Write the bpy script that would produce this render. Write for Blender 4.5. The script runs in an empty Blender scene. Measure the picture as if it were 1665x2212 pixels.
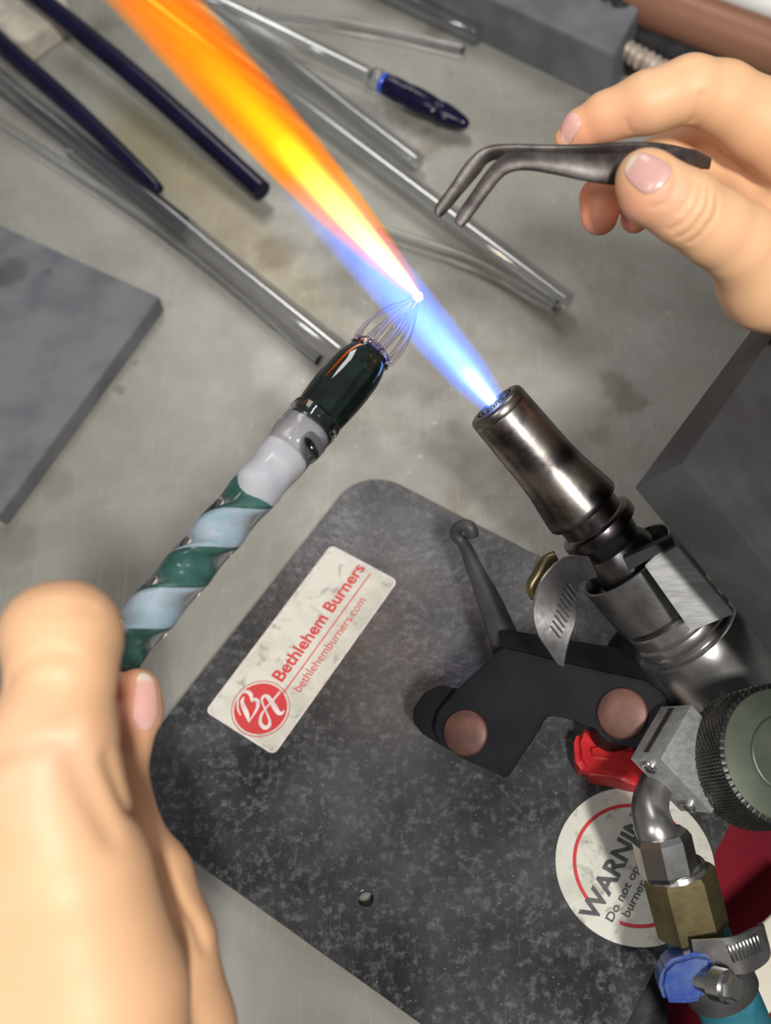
import bpy, bmesh, math, random
import numpy as np
from mathutils import Vector, Matrix
random.seed(7); rng = np.random.default_rng(7)
scene = bpy.context.scene
# ------------------------------------------------------------------ camera
FPX, CX, CY = 2400.0, 832.5, 1106.0          # focal length in pixels of the 1665x2212 frame
TILT, AZ, D0 = math.radians(32), math.radians(-100), 420.0
NV = np.array([math.sin(TILT)*math.cos(AZ), math.sin(TILT)*math.sin(AZ), -math.cos(TILT)])
EX = np.array([1., 0, 0]); EX = EX-(EX@NV)*NV; EX /= np.linalg.norm(EX)
EY = np.cross(NV, EX)
RW = np.array([EX, EY, NV])                   # camera axes -> world axes
CAMPOS = np.array([0, 0, -NV[2]*D0])*0.001
def c2w(p): return (np.asarray(p, float)@RW.T)*0.001+CAMPOS      # camera-frame mm -> world m
def C(px, py, d): return np.array([(px-CX)/FPX*d, (py-CY)/FPX*d, d])
def W(px, py, d): return c2w(C(px, py, d))
def T(px, py, z=0.0):                         # where the line of sight meets the height z (mm)
    r = np.array([(px-CX)/FPX, (py-CY)/FPX, 1.0])
    d = (z-CAMPOS[2]*1000)/(r@NV)
    return c2w(r*d)
def TD(px, py, z=0.0):
    r = np.array([(px-CX)/FPX, (py-CY)/FPX, 1.0]); return (z-CAMPOS[2]*1000)/(r@NV)
def dw(v):                                    # camera-frame direction -> world unit direction
    v = np.asarray(v, float)@RW.T; return v/np.linalg.norm(v)
def ldir(px, py, v):                          # offset (right, down, away) seen at photo point -> camera-frame vector
    z = C(px, py, 1.0); z /= np.linalg.norm(z); x = np.array([1., 0, 0]); x = x-(x@z)*z; x /= np.linalg.norm(x); y = np.cross(z, x)
    return v[0]*x+v[1]*y+v[2]*z
def rp(px, d): return px*d/FPX*0.001
cd = bpy.data.cameras.new('camera'); cam = bpy.data.objects.new('camera', cd); scene.collection.objects.link(cam)
m3 = np.array([RW@np.array([1, 0, 0]), RW@np.array([0, -1, 0]), RW@np.array([0, 0, -1])]).T
cam.matrix_world = Matrix.Translation(Vector(CAMPOS)) @ Matrix([list(r) for r in m3]).to_4x4()
cd.sensor_fit = 'HORIZONTAL'; cd.sensor_width = 36; cd.lens = 36*FPX/1665
cd.clip_start = 0.01; cd.clip_end = 20
cd.dof.use_dof = True; cd.dof.focus_distance = 0.318; cd.dof.aperture_fstop = 15
scene.camera = cam
# ------------------------------------------------------------------ world, lamps, exposure
scene.view_settings.view_transform = 'Standard'; scene.view_settings.look = 'None'
scene.view_settings.exposure = 0.0; scene.view_settings.gamma = 1; scene.view_settings.use_curve_mapping = False
wd = bpy.data.worlds.new('room'); scene.world = wd; wd.use_nodes = True
wd.node_tree.nodes['Background'].inputs[0].default_value = (0.92, 0.95, 1.0, 1)
wd.node_tree.nodes['Background'].inputs[1].default_value = 0.19
def lamp(name, direction, dist, size, power, color=(1, 1, 1), size_y=None, target=(0, 0.02, 0)):
    l = bpy.data.lights.new(name, 'AREA'); l.energy = power; l.size = size; l.color = color
    if size_y: l.shape = 'RECTANGLE'; l.size_y = size_y
    o = bpy.data.objects.new(name, l); scene.collection.objects.link(o)
    v = Vector(direction).normalized(); o.location = Vector(target)+v*dist
    o.rotation_euler = v.to_track_quat('Z', 'Y').to_euler()
    return o
lamp('ceiling_lamp', (0.20, -0.45, 0.87), 1.5, 0.09, 23, (1.0, 0.985, 0.95), 0.20)
lamp('ceiling_lamp', (-0.42, -0.30, 0.90), 1.6, 0.12, 6, (0.94, 0.97, 1.0), 0.5)
lamp('ceiling_lamp', (-0.1, 0.75, 0.75), 1.9, 0.35, 6, (1.0, 0.98, 0.95), 0.8)
# ------------------------------------------------------------------ materials
def nt(name):
    m = bpy.data.materials.new(name); m.use_nodes = True; return m, m.node_tree.nodes, m.node_tree.links
def mat(name, col, rough=0.5, metal=0.0, col2=None, scale=200, bump=0.0, bscale=None, contrast=(0.4, 0.62),
        coat=0.0, spec=0.5, trans=0.0, ior=1.45, sss=0.0, stretch=None, emis=None, estr=0, rough2=None, detail=5):
    m, n, l = nt(name); b = n['Principled BSDF']
    b.inputs['Base Color'].default_value = (*col, 1); b.inputs['Roughness'].default_value = rough
    b.inputs['Metallic'].default_value = metal; b.inputs['Coat Weight'].default_value = coat
    b.inputs['Coat Roughness'].default_value = 0.05
    b.inputs['Specular IOR Level'].default_value = spec; b.inputs['Transmission Weight'].default_value = trans
    b.inputs['IOR'].default_value = ior
    if sss: b.inputs['Subsurface Weight'].default_value = sss; b.inputs['Subsurface Radius'].default_value = (1, .35, .2); b.inputs['Subsurface Scale'].default_value = 0.003
    if emis: b.inputs['Emission Color'].default_value = (*emis, 1); b.inputs['Emission Strength'].default_value = estr
    if col2 or bump or rough2 is not None:
        tc = n.new('ShaderNodeTexCoord'); mp = n.new('ShaderNodeMapping'); l.new(tc.outputs['Object'], mp.inputs[0])
        if stretch: mp.inputs['Scale'].default_value = stretch
        nz = n.new('ShaderNodeTexNoise'); nz.inputs['Scale'].default_value = scale; nz.inputs['Detail'].default_value = detail
        l.new(mp.outputs[0], nz.inputs['Vector'])
        cr = n.new('ShaderNodeValToRGB'); cr.color_ramp.elements[0].position = contrast[0]; cr.color_ramp.elements[1].position = contrast[1]
        cr.color_ramp.elements[0].color = (*col, 1); cr.color_ramp.elements[1].color = (*(col2 or col), 1)
        l.new(nz.outputs['Fac'], cr.inputs[0]); l.new(cr.outputs[0], b.inputs['Base Color'])
        if rough2 is not None:
            mr = n.new('ShaderNodeMapRange'); mr.inputs['From Min'].default_value = contrast[0]; mr.inputs['From Max'].default_value = contrast[1]
            mr.inputs['To Min'].default_value = rough; mr.inputs['To Max'].default_value = rough2
            l.new(nz.outputs['Fac'], mr.inputs['Value']); l.new(mr.outputs[0], b.inputs['Roughness'])
        if bump:
            n2 = n.new('ShaderNodeTexNoise'); n2.inputs['Scale'].default_value = bscale or scale*2; n2.inputs['Detail'].default_value = 4
            l.new(mp.outputs[0], n2.inputs['Vector'])
            bp = n.new('ShaderNodeBump'); bp.inputs['Strength'].default_value = bump; bp.inputs['Distance'].default_value = 0.0006
            l.new(n2.outputs['Fac'], bp.inputs['Height']); l.new(bp.outputs[0], b.inputs['Normal'])
    return m
def noise(n, l, src, scale, detail=4, rough=.5, dist=0):
    z = n.new('ShaderNodeTexNoise'); z.inputs['Scale'].default_value = scale; z.inputs['Detail'].default_value = detail
    z.inputs['Roughness'].default_value = rough; z.inputs['Distortion'].default_value = dist; l.new(src, z.inputs['Vector']); return z.outputs['Fac']
def rng_map(n, l, src, a, b, c=0., d=1.):
    r = n.new('ShaderNodeMapRange'); l.new(src, r.inputs['Value'])
    for k, v in zip(('From Min', 'From Max', 'To Min', 'To Max'), (a, b, c, d)): r.inputs[k].default_value = v
    return r.outputs[0]
def mixc(n, l, fac, a, b):
    x = n.new('ShaderNodeMix'); x.data_type = 'RGBA'
    if isinstance(fac, float): x.inputs[0].default_value = fac
    else: l.new(fac, x.inputs[0])
    for i, v in ((6, a), (7, b)):
        if isinstance(v, tuple): x.inputs[i].default_value = (*v, 1)
        else: l.new(v, x.inputs[i])
    return x.outputs[2]
def worn_steel():
    m, n, l = nt('worn_bench_steel'); b = n['Principled BSDF']
    tc = n.new('ShaderNodeTexCoord').outputs['Object']
    c = mixc(n, l, rng_map(n, l, noise(n, l, tc, 9, 6, .6, .6), .38, .66), (.245, .235, .20), (.365, .355, .32))
    c = mixc(n, l, rng_map(n, l, noise(n, l, tc, 23, 4, .5, .3), .64, .74, 0, .55), c, (.15, .12, .075))
    c = mixc(n, l, rng_map(n, l, noise(n, l, tc, 6.3, 3, .5, .2), .60, .72, 0, .35), c, (.20, .195, .19))
    mp = n.new('ShaderNodeMapping'); mp.inputs['Scale'].default_value = (60, 3, 1); mp.inputs['Rotation'].default_value = (0, 0, .5); l.new(tc, mp.inputs[0])
    sc = noise(n, l, mp.outputs[0], 10, 6, .7)
    c = mixc(n, l, rng_map(n, l, sc, .56, .74, 0, .5), c, (.42, .41, .39))
    c = mixc(n, l, rng_map(n, l, noise(n, l, tc, 260, 3, .5), .70, .76, 0, .5), c, (.5, .5, .47))
    l.new(c, b.inputs['Base Color']); b.inputs['Metallic'].default_value = .30
    l.new(rng_map(n, l, noise(n, l, tc, 35, 5, .6), .35, .7, .34, .55), b.inputs['Roughness'])
    bp = n.new('ShaderNodeBump'); bp.inputs['Strength'].default_value = .22; bp.inputs['Distance'].default_value = .0006
    l.new(noise(n, l, tc, 130, 5, .6), bp.inputs['Height']); l.new(bp.outputs[0], b.inputs['Normal'])
    return m
def plate_paint():
    m, n, l = nt('worn_black_enamel'); b = n['Principled BSDF']
    tc = n.new('ShaderNodeTexCoord').outputs['Object']
    c = mixc(n, l, rng_map(n, l, noise(n, l, tc, 26, 7, .65, .4), .36, .68), (.009, .009, .011), (.055, .055, .057))
    c = mixc(n, l, rng_map(n, l, noise(n, l, tc, 8, 6, .6, .4), .44, .66, 0, .38), c, (.13, .13, .128))
    c = mixc(n, l, rng_map(n, l, noise(n, l, tc, 420, 5, .6), .50, .72, 0, .6), c, (.17, .17, .17))
    for ang in (.3, 1.4):
        mq = n.new('ShaderNodeMapping'); mq.inputs['Scale'].default_value = (90, 3, 1); mq.inputs['Rotation'].default_value = (0, 0, ang); l.new(tc, mq.inputs[0])
        c = mixc(n, l, rng_map(n, l, noise(n, l, mq.outputs[0], 9, 4, .7), .66, .74, 0, .5), c, (.24, .24, .24))
    v = n.new('ShaderNodeTexVoronoi'); v.inputs['Scale'].default_value = 330; l.new(tc, v.inputs['Vector'])
    c = mixc(n, l, rng_map(n, l, v.outputs['Distance'], .03, .07, .7, 0), c, (.5, .5, .5))
    mp = n.new('ShaderNodeMapping'); mp.inputs['Scale'].default_value = (50, 4, 1); mp.inputs['Rotation'].default_value = (0, 0, -.7); l.new(tc, mp.inputs[0])
    c = mixc(n, l, rng_map(n, l, noise(n, l, mp.outputs[0], 12, 5, .7), .60, .78, 0, .45), c, (.17, .17, .17))
    l.new(c, b.inputs['Base Color'])
    l.new(rng_map(n, l, noise(n, l, tc, 40, 5, .6), .35, .7, .17, .42), b.inputs['Roughness'])
    bp = n.new('ShaderNodeBump'); bp.inputs['Strength'].default_value = .35; bp.inputs['Distance'].default_value = .0005
    l.new(noise(n, l, tc, 300, 5, .6), bp.inputs['Height']); l.new(bp.outputs[0], b.inputs['Normal'])
    return m
def skin_mat():
    m, n, l = nt('skin'); b = n['Principled BSDF']
    at = n.new('ShaderNodeVertexColor'); at.layer_name = 'Col'
    tc = n.new('ShaderNodeTexCoord').outputs['Object']
    c = mixc(n, l, rng_map(n, l, noise(n, l, tc, 60, 4, .6), .35, .7, 0, .16), at.outputs[0], (.86, .46, .27))
    l.new(c, b.inputs['Base Color']); b.inputs['Roughness'].default_value = .48; b.inputs['Specular IOR Level'].default_value = .35
    b.inputs['Subsurface Weight'].default_value = .22; b.inputs['Subsurface Radius'].default_value = (1, .4, .22); b.inputs['Subsurface Scale'].default_value = .003
    bp = n.new('ShaderNodeBump'); bp.inputs['Strength'].default_value = .12; bp.inputs['Distance'].default_value = .0003
    l.new(noise(n, l, tc, 1300, 3, .6), bp.inputs['Height']); l.new(bp.outputs[0], b.inputs['Normal'])
    return m
def nail_mat():
    m, n, l = nt('nail'); b = n['Principled BSDF']
    at = n.new('ShaderNodeVertexColor'); at.layer_name = 'Col'; l.new(at.outputs[0], b.inputs['Base Color'])
    b.inputs['Roughness'].default_value = .28; b.inputs['Coat Weight'].default_value = .2
    b.inputs['Subsurface Weight'].default_value = .15; b.inputs['Subsurface Scale'].default_value = .002
    return m
def glass(name, col=(1, 1, 1), ior=1.47, rough=0.0):
    m, n, l = nt(name); n.remove(n['Principled BSDF'])
    g = n.new('ShaderNodeBsdfGlass'); g.inputs['Color'].default_value = (*col, 1); g.inputs['IOR'].default_value = ior; g.inputs['Roughness'].default_value = rough
    l.new(g.outputs[0], n['Material Output'].inputs['Surface']); return m
M = dict(
    steel=worn_steel(), plate=plate_paint(), skin=skin_mat(), nail=nail_mat(),
    graphite=mat('graphite', (.115, .12, .13), .55, .1, (.165, .17, .18), 45, .15, 900),
    graphite_dark=mat('dark_graphite', (.042, .042, .043), .5, .1, (.060, .061, .061), 60, .2, 900),
    gunmetal=mat('heat_tinted_steel', (.085, .075, .075), .27, 1.0, (.26, .235, .21), 70, .05, 500, rough2=.36, contrast=(.40, .58)),
    darksteel=mat('dark_steel', (.09, .088, .09), .27, 1.0, (.17, .16, .155), 70, .04, 500, rough2=.38),
    chrome=mat('polished_steel', (.46, .44, .425), .24, .9, (.36, .345, .33), 60, 0.03, 600, rough2=.32),
    alu=mat('brushed_aluminium', (.46, .46, .44), .42, .55, (.36, .36, .345), 60, .25, 120, stretch=(1, 12, 12)),
    cast=mat('satin_clamp_steel', (.24, .228, .222), .38, .85, (.15, .143, .14), 90, .12, 500),
    bar=mat('brushed_bar', (.30, .295, .28), .55, .2, (.22, .215, .205), 50, .3, 120, stretch=(2, 14, 14)),
    hookm=mat('dark_grey_hook', (.035, .035, .036), .5, 0, (.055, .055, .055), 90, .1, 500),
    nut=mat('silver_nut', (.55, .54, .52), .2, 1.0, (.45, .44, .42), 60, 0, rough2=.3),
    brass=mat('tarnished_brass', (.34, .27, .13), .33, .9, (.22, .18, .09), 110, .1, 300),
    copper=mat('copper_rivet', (.15, .068, .048), .5, .3, (.085, .04, .032), 110, .05, 600),
    bracket=mat('black_bracket_paint', (.006, .006, .008), .55, 0, (.010, .010, .012), 90, .05, 500, spec=.18),
    red=mat('red_plastic', (.55, .025, .025), .38, 0, (.42, .015, .02), 120, .15, 250),
    cloth=mat('dark_red_cloth', (.20, .002, .012), .85, 0, (.14, .001, .01), 25, .2, 1500),
    cream=mat('cream_panel', (.72, .66, .54), .6, 0, (.66, .60, .49), 20),
    black=mat('black_rubber', (.012, .012, .013), .6, 0, (.02, .02, .02), 200, .4, 500),
    hose=mat('teal_rubber_hose', (.018, .12, .16), .55, 0, (.03, .16, .20), 150, .3, 400),
    blue=mat('blue_anodised_housing', (.018, .05, .24), .4, .2, (.06, .10, .24), 190, .1, 400),
    olive=mat('olive_anodised_knob', (.14, .165, .12), .33, .75, (.17, .19, .14), 120),
    knurl=mat('knurled_dark_steel', (.06, .06, .055), .33, .9, (.10, .10, .09), 200),
    sticker=None, redink=mat('red_ink', (.60, .035, .04), .5, 0, (.50, .05, .05), 300),
    greyink=mat('dark_grey_ink', (.07, .075, .075), .5, 0, (.11, .11, .11), 300),
    whiteink=mat('pale_ink', (.72, .66, .62), .5, 0, (.6, .5, .47), 300),
    darkglass=mat('dark_blue_glass', (.0035, .003, .018), .22, 0, (.006, .0045, .026), 60, spec=.4),
    blackglass=mat('black_glass', (.003, .005, .004), .03, 0, (.006, .014, .010), 120, coat=1.0),
    clear=glass('clear_glass', (1, 1, 1), 1.47), tubing=None, thread=glass('thin_glass_thread', (.99, .96, .98), 1.45),
    opal=mat('pale_blue_opal_glass', (.50, .68, .78), .22, 0, (.72, .82, .92), 170, coat=.5, sss=.2),
    green=mat('sea_green_glass', (.035, .13, .105), .2, 0, (.085, .23, .195), 150, coat=.5),
    white=mat('milky_glass', (.84, .86, .93), .2, 0, (.93, .93, .97), 120, coat=.5, sss=.2),
    brown=mat('copper_brown_tube', (.26, .12, .07), .42, .3, (.32, .155, .095), 14, .05, 80),
    whitetube=mat('white_enamel', (.85, .85, .82), .4), brick=mat('pale_firebrick', (.50, .45, .36), .9, 0, (.38, .34, .28), 90, .6, 150),
    spring=mat('beige_ribbed_fitting', (.50, .42, .35), .45, .3, (.30, .24, .2), 150),
    tweezer=mat('browned_tweezer_steel', (.06, .048, .044), .46, .65, (.13, .115, .105), 160, .12, 500),
    rust=mat('heat_blued_tip', (.20, .10, .08), .4, .8, (.10, .09, .13), 500, .2, 900),
    hot=mat('white_hot_glass', (1, .8, .6), .2, emis=(1, .62, .28), estr=30),
    wall=mat('painted_wall', (.42, .42, .41), .8, 0, (.46, .46, .45), 3),
    floor=mat('dark_floor', (.02, .02, .022), .7, 0, (.035, .034, .034), 8),
)
def sticker_mat():
    m, n, l = nt('grubby_white_label'); b = n['Principled BSDF']; tc = n.new('ShaderNodeTexCoord').outputs['Object']
    c = mixc(n, l, rng_map(n, l, noise(n, l, tc, 55, 6, .65, .3), .45, .75), (.62, .60, .52), (.42, .41, .34))
    c = mixc(n, l, rng_map(n, l, noise(n, l, tc, 160, 6, .7, .5), .55, .70, 0, .75), c, (.16, .15, .11))
    l.new(c, b.inputs['Base Color']); b.inputs['Roughness'].default_value = .42
    return m
M['sticker'] = sticker_mat()
def thin_glass():                              # thin-walled tubing: clear wall with grazing reflections, no solid refraction
    m, n, l = nt('thin_walled_tubing'); n.remove(n['Principled BSDF'])
    lw = n.new('ShaderNodeLayerWeight'); lw.inputs['Blend'].default_value = .35
    tr = n.new('ShaderNodeBsdfTransparent'); gl = n.new('ShaderNodeBsdfGlossy'); gl.inputs['Roughness'].default_value = .08
    l.new(mixc(n, l, lw.outputs['Facing'], (1, 1, 1), (.93, .935, .94)), tr.inputs[0]); gl.inputs[0].default_value = (1, 1, 1, 1)
    mx = n.new('ShaderNodeMixShader'); l.new(rng_map(n, l, lw.outputs['Fresnel'], 0, .7, .015, .5), mx.inputs[0])
    l.new(tr.outputs[0], mx.inputs[1]); l.new(gl.outputs[0], mx.inputs[2]); l.new(mx.outputs[0], n['Material Output'].inputs['Surface']); return m
M['tubing'] = thin_glass()
# ------------------------------------------------------------------ object helpers
COL = scene.collection.objects
def root(name, label, cat, at, group=None):
    o = bpy.data.objects.new(name, None); COL.link(o); o.location = Vector(at); o.empty_display_size = .01
    o['label'] = label; o['category'] = cat
    if group: o['group'] = group
    return o
def origin(p):
    while p.parent: p = p.parent
    return np.array(p.location)
def mesh(name, V, F, m, parent=None, smooth=True, at=None, label=None, cat=None, group=None, kind=None, colors=None, sharp=None):
    V = np.asarray(V, float)
    if parent is not None: off = origin(parent)
    else: off = np.array(at) if at is not None else np.array([V[:, 0].mean(), V[:, 1].mean(), V[:, 2].min()])
    me = bpy.data.meshes.new(name); me.from_pydata((V-off).tolist(), [], [tuple(int(i) for i in f) for f in F]); me.update()
    bm = bmesh.new(); bm.from_mesh(me); bmesh.ops.recalc_face_normals(bm, faces=bm.faces); bm.to_mesh(me); bm.free()
    if m is not None: me.materials.append(m)
    if smooth:
        me.polygons.foreach_set('use_smooth', [True]*len(me.polygons))
        if sharp: me.set_sharp_from_angle(angle=math.radians(sharp))
    if colors is not None:
        ca = me.color_attributes.new('Col', 'FLOAT_COLOR', 'POINT')
        ca.data.foreach_set('color', np.hstack([colors, np.ones((len(colors), 1))]).astype(np.float32).ravel())
    o = bpy.data.objects.new(name, me); COL.link(o)
    if parent is not None: o.parent = parent
    else: o.location = Vector(off)
    for k, v in (('label', label), ('category', cat), ('group', group), ('kind', kind)):
        if v: o[k] = v
    return o
def unit(v): v = np.asarray(v, float); return v/np.linalg.norm(v)
def perp(a):
    t = np.array([0, 0, 1.]) if abs(a[2]) < .9 else np.array([1., 0, 0])
    x = unit(np.cross(t, a)); return x, np.cross(a, x)
def catmull(P, k=6):
    P = np.asarray(P, float); Q = np.vstack([2*P[0]-P[1], P, 2*P[-1]-P[-2]]); out = []
    for i in range(1, len(Q)-2):
        for j in range(k):
            t = j/k; a, b, c, d = Q[i-1], Q[i], Q[i+1], Q[i+2]
            out.append(.5*((2*b)+(-a+c)*t+(2*a-5*b+4*c-d)*t*t+(-a+3*b-3*c+d)*t**3))
    out.append(P[-1]); return np.array(out)
def rings_to_mesh(R, closed=True, cap=True):
    n = len(R[0]); V = np.vstack(R); F = []
    for i in range(len(R)-1):
        for j in range(n):
            k = (j+1) % n; F.append((i*n+j, i*n+k, (i+1)*n+k, (i+1)*n+j))
    if cap: F.append(tuple(range(n))[::-1]); F.append(tuple((len(R)-1)*n+j for j in range(n)))
    return V, F
def tube(P, seg=20, k=6, smooth=True, cap=True, radius=None):
    """P rows: x,y,z,r (world m)"""
    Q = catmull(P, k) if smooth and len(P) > 2 else np.asarray(P, float)
    if radius is not None: Q = Q.copy(); Q[:, 3] = radius
    T_ = np.gradient(Q[:, :3], axis=0); T_ /= np.linalg.norm(T_, axis=1)[:, None]
    x, y = perp(T_[0]); R = []
    for q, t in zip(Q, T_):
        x = unit(x-(x@t)*t); y = np.cross(t, x)
        a = np.arange(seg)*2*np.pi/seg
        R.append(q[:3]+q[3]*(np.cos(a)[:, None]*x+np.sin(a)[:, None]*y))
    return rings_to_mesh(R, cap=cap)
def rodpts(pts, rpx=None):
    """pixel points (px,py,d,rpx) -> world rows"""
    return [(*W(a, b, c), rp(r, c)) for a, b, c, r in pts]
def lathe(prof, o, ax, seg=64, cap=True, fn=None):
    """prof (s,r) in m along the unit axis ax from o"""
    x, y = perp(ax); R = []
    a = np.arange(seg)*2*np.pi/seg
    for s, r in prof:
        rr = r*np.ones(seg) if fn is None else fn(s, r, a)
        R.append(o+ax*s+(rr*np.cos(a))[:, None]*x+(rr*np.sin(a))[:, None]*y)
    return rings_to_mesh(R, cap=cap)
def pipe(o, ax, s0, s1, ro, ri, seg=64, ch=0.0002):
    x, y = perp(ax); a = np.arange(seg)*2*np.pi/seg; R = []
    for s, r in ((s0, ri), (s0, ro-ch), (s0+ch, ro), (s1-ch, ro), (s1, ro-ch), (s1, ri), (s0, ri)):
        R.append(o+ax*s+r*(np.cos(a)[:, None]*x+np.sin(a)[:, None]*y))
    return rings_to_mesh(R, cap=False)
def hexa(o, a, b, c, bev=0.0003, seg=2):
    """box with corner o and edge vectors a,b,c, bevelled"""
    o, a, b, c = (np.asarray(v, float) for v in (o, a, b, c))
    bm = bmesh.new(); V = [o+i*a+j*b+k*c for k in (0, 1) for j in (0, 1) for i in (0, 1)]
    vs = [bm.verts.new(v) for v in V]
    for f in ((0, 1, 3, 2), (4, 6, 7, 5), (0, 4, 5, 1), (2, 3, 7, 6), (0, 2, 6, 4), (1, 5, 7, 3)): bm.faces.new([vs[i] for i in f])
    bmesh.ops.recalc_face_normals(bm, faces=bm.faces)
    if bev: bmesh.ops.bevel(bm, geom=bm.edges[:], offset=bev, segments=seg, affect='EDGES', profile=.6)
    V = np.array([v.co[:] for v in bm.verts]); bm.verts.index_update(); F = [[v.index for v in f.verts] for f in bm.faces]; bm.free()
    return V, F
def prism(P, nvec, bev=0.0003, seg=2):
    """world polygon P extruded by nvec"""
    bm = bmesh.new(); n = len(P); vs = [bm.verts.new(p) for p in P]+[bm.verts.new(np.asarray(p)+nvec) for p in P]
    bm.faces.new(vs[:n]); bm.faces.new(vs[n:][::-1])
    for i in range(n): bm.faces.new((vs[i], vs[i+n], vs[(i+1) % n+n], vs[(i+1) % n]))
    bmesh.ops.recalc_face_normals(bm, faces=bm.faces)
    if bev:
        ed = [e for e in bm.edges if len(e.link_faces) == 2 and e.calc_face_angle(0) > .6]
        bmesh.ops.bevel(bm, geom=ed, offset=bev, segments=seg, affect='EDGES')
    bm.verts.index_update(); V = np.array([v.co[:] for v in bm.verts]); F = [[v.index for v in f.verts] for f in bm.faces]; bm.free()
    return V, F
def join(*vf):
    V = []; F = []; n = 0
    for v, f in vf:
        V.append(np.asarray(v)); F += [tuple(i+n for i in g) for g in f]; n += len(v)
    return np.vstack(V), F
def ribbon(st, thick, k=6, bulge=0.0):
    """stations: point(3), width vector(3) (world m). thickness along normal"""
    P = catmull([np.hstack(s) for s in st], k); c, w = P[:, :3], P[:, 3:]
    t = np.gradient(c, axis=0); t /= np.linalg.norm(t, axis=1)[:, None]; R = []
    for ci, wi, ti in zip(c, w, t):
        nn = unit(np.cross(ti, wi)); wl = np.linalg.norm(wi); e = min(thick*.35, wl*.2); u = wi/wl; h = wl/2; q = thick/2
        R.append(np.array([ci+u*a+nn*b for a, b in ((-h+e, q), (0, q+bulge), (h-e, q), (h, q-e), (h, -q+e), (h-e, -q), (0, -q+bulge), (-h+e, -q), (-h, -q+e), (-h, q-e))]))
    return rings_to_mesh(R)
def rrect(w, h, r, n=10):
    out = []
    for cx, cy, a0 in ((w-r, h-r, 0), (r, h-r, 90), (r, r, 180), (w-r, r, 270)):
        for i in range(n+1):
            a = math.radians(a0+90*i/n); out.append((cx+r*math.cos(a), cy+r*math.sin(a)))
    return out
def curve_mesh(splines, extr, bev, mtx):
    """filled 2D splines (holes allowed) extruded; returns V,F transformed by mtx function"""
    cu = bpy.data.curves.new('tmp', 'CURVE'); cu.dimensions = '2D'; cu.fill_mode = 'BOTH'; cu.extrude = extr; cu.bevel_depth = bev; cu.bevel_resolution = 2
    for s in splines:
        sp = cu.splines.new('POLY'); sp.points.add(len(s)-1); sp.use_cyclic_u = True
        for p, q in zip(sp.points, s): p.co = (*q, 0, 1)
    o = bpy.data.objects.new('tmp', cu); me = o.to_mesh()
    V = np.array([v.co[:] for v in me.vertices]); F = [tuple(p.vertices) for p in me.polygons]
    o.to_mesh_clear(); bpy.data.objects.remove(o); bpy.data.curves.remove(cu)
    return mtx(V), F
def text_mesh(body, mtx, length=None, height=None, bold=0.0, shear=0.0, extr=0.03):
    cu = bpy.data.curves.new('tmp', 'FONT'); cu.body = body; cu.offset = bold; cu.extrude = extr; cu.shear = shear; cu.size = 1
    o = bpy.data.objects.new('tmp', cu); COL.link(o); bpy.context.view_layer.update(); me = o.to_mesh()
    V = np.array([v.co[:] for v in me.vertices]); F = [tuple(p.vertices) for p in me.polygons]
    o.to_mesh_clear(); bpy.data.objects.remove(o); bpy.data.curves.remove(cu)
    V[:, 0] -= V[:, 0].min()
    sx = length/V[:, 0].max() if length else 1
    sy = height/.73 if height else sx
    V[:, 0] *= sx; V[:, 1] *= sy; V[:, 2] = (V[:, 2] > 0)*0.00006
    return mtx(V), F
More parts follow.
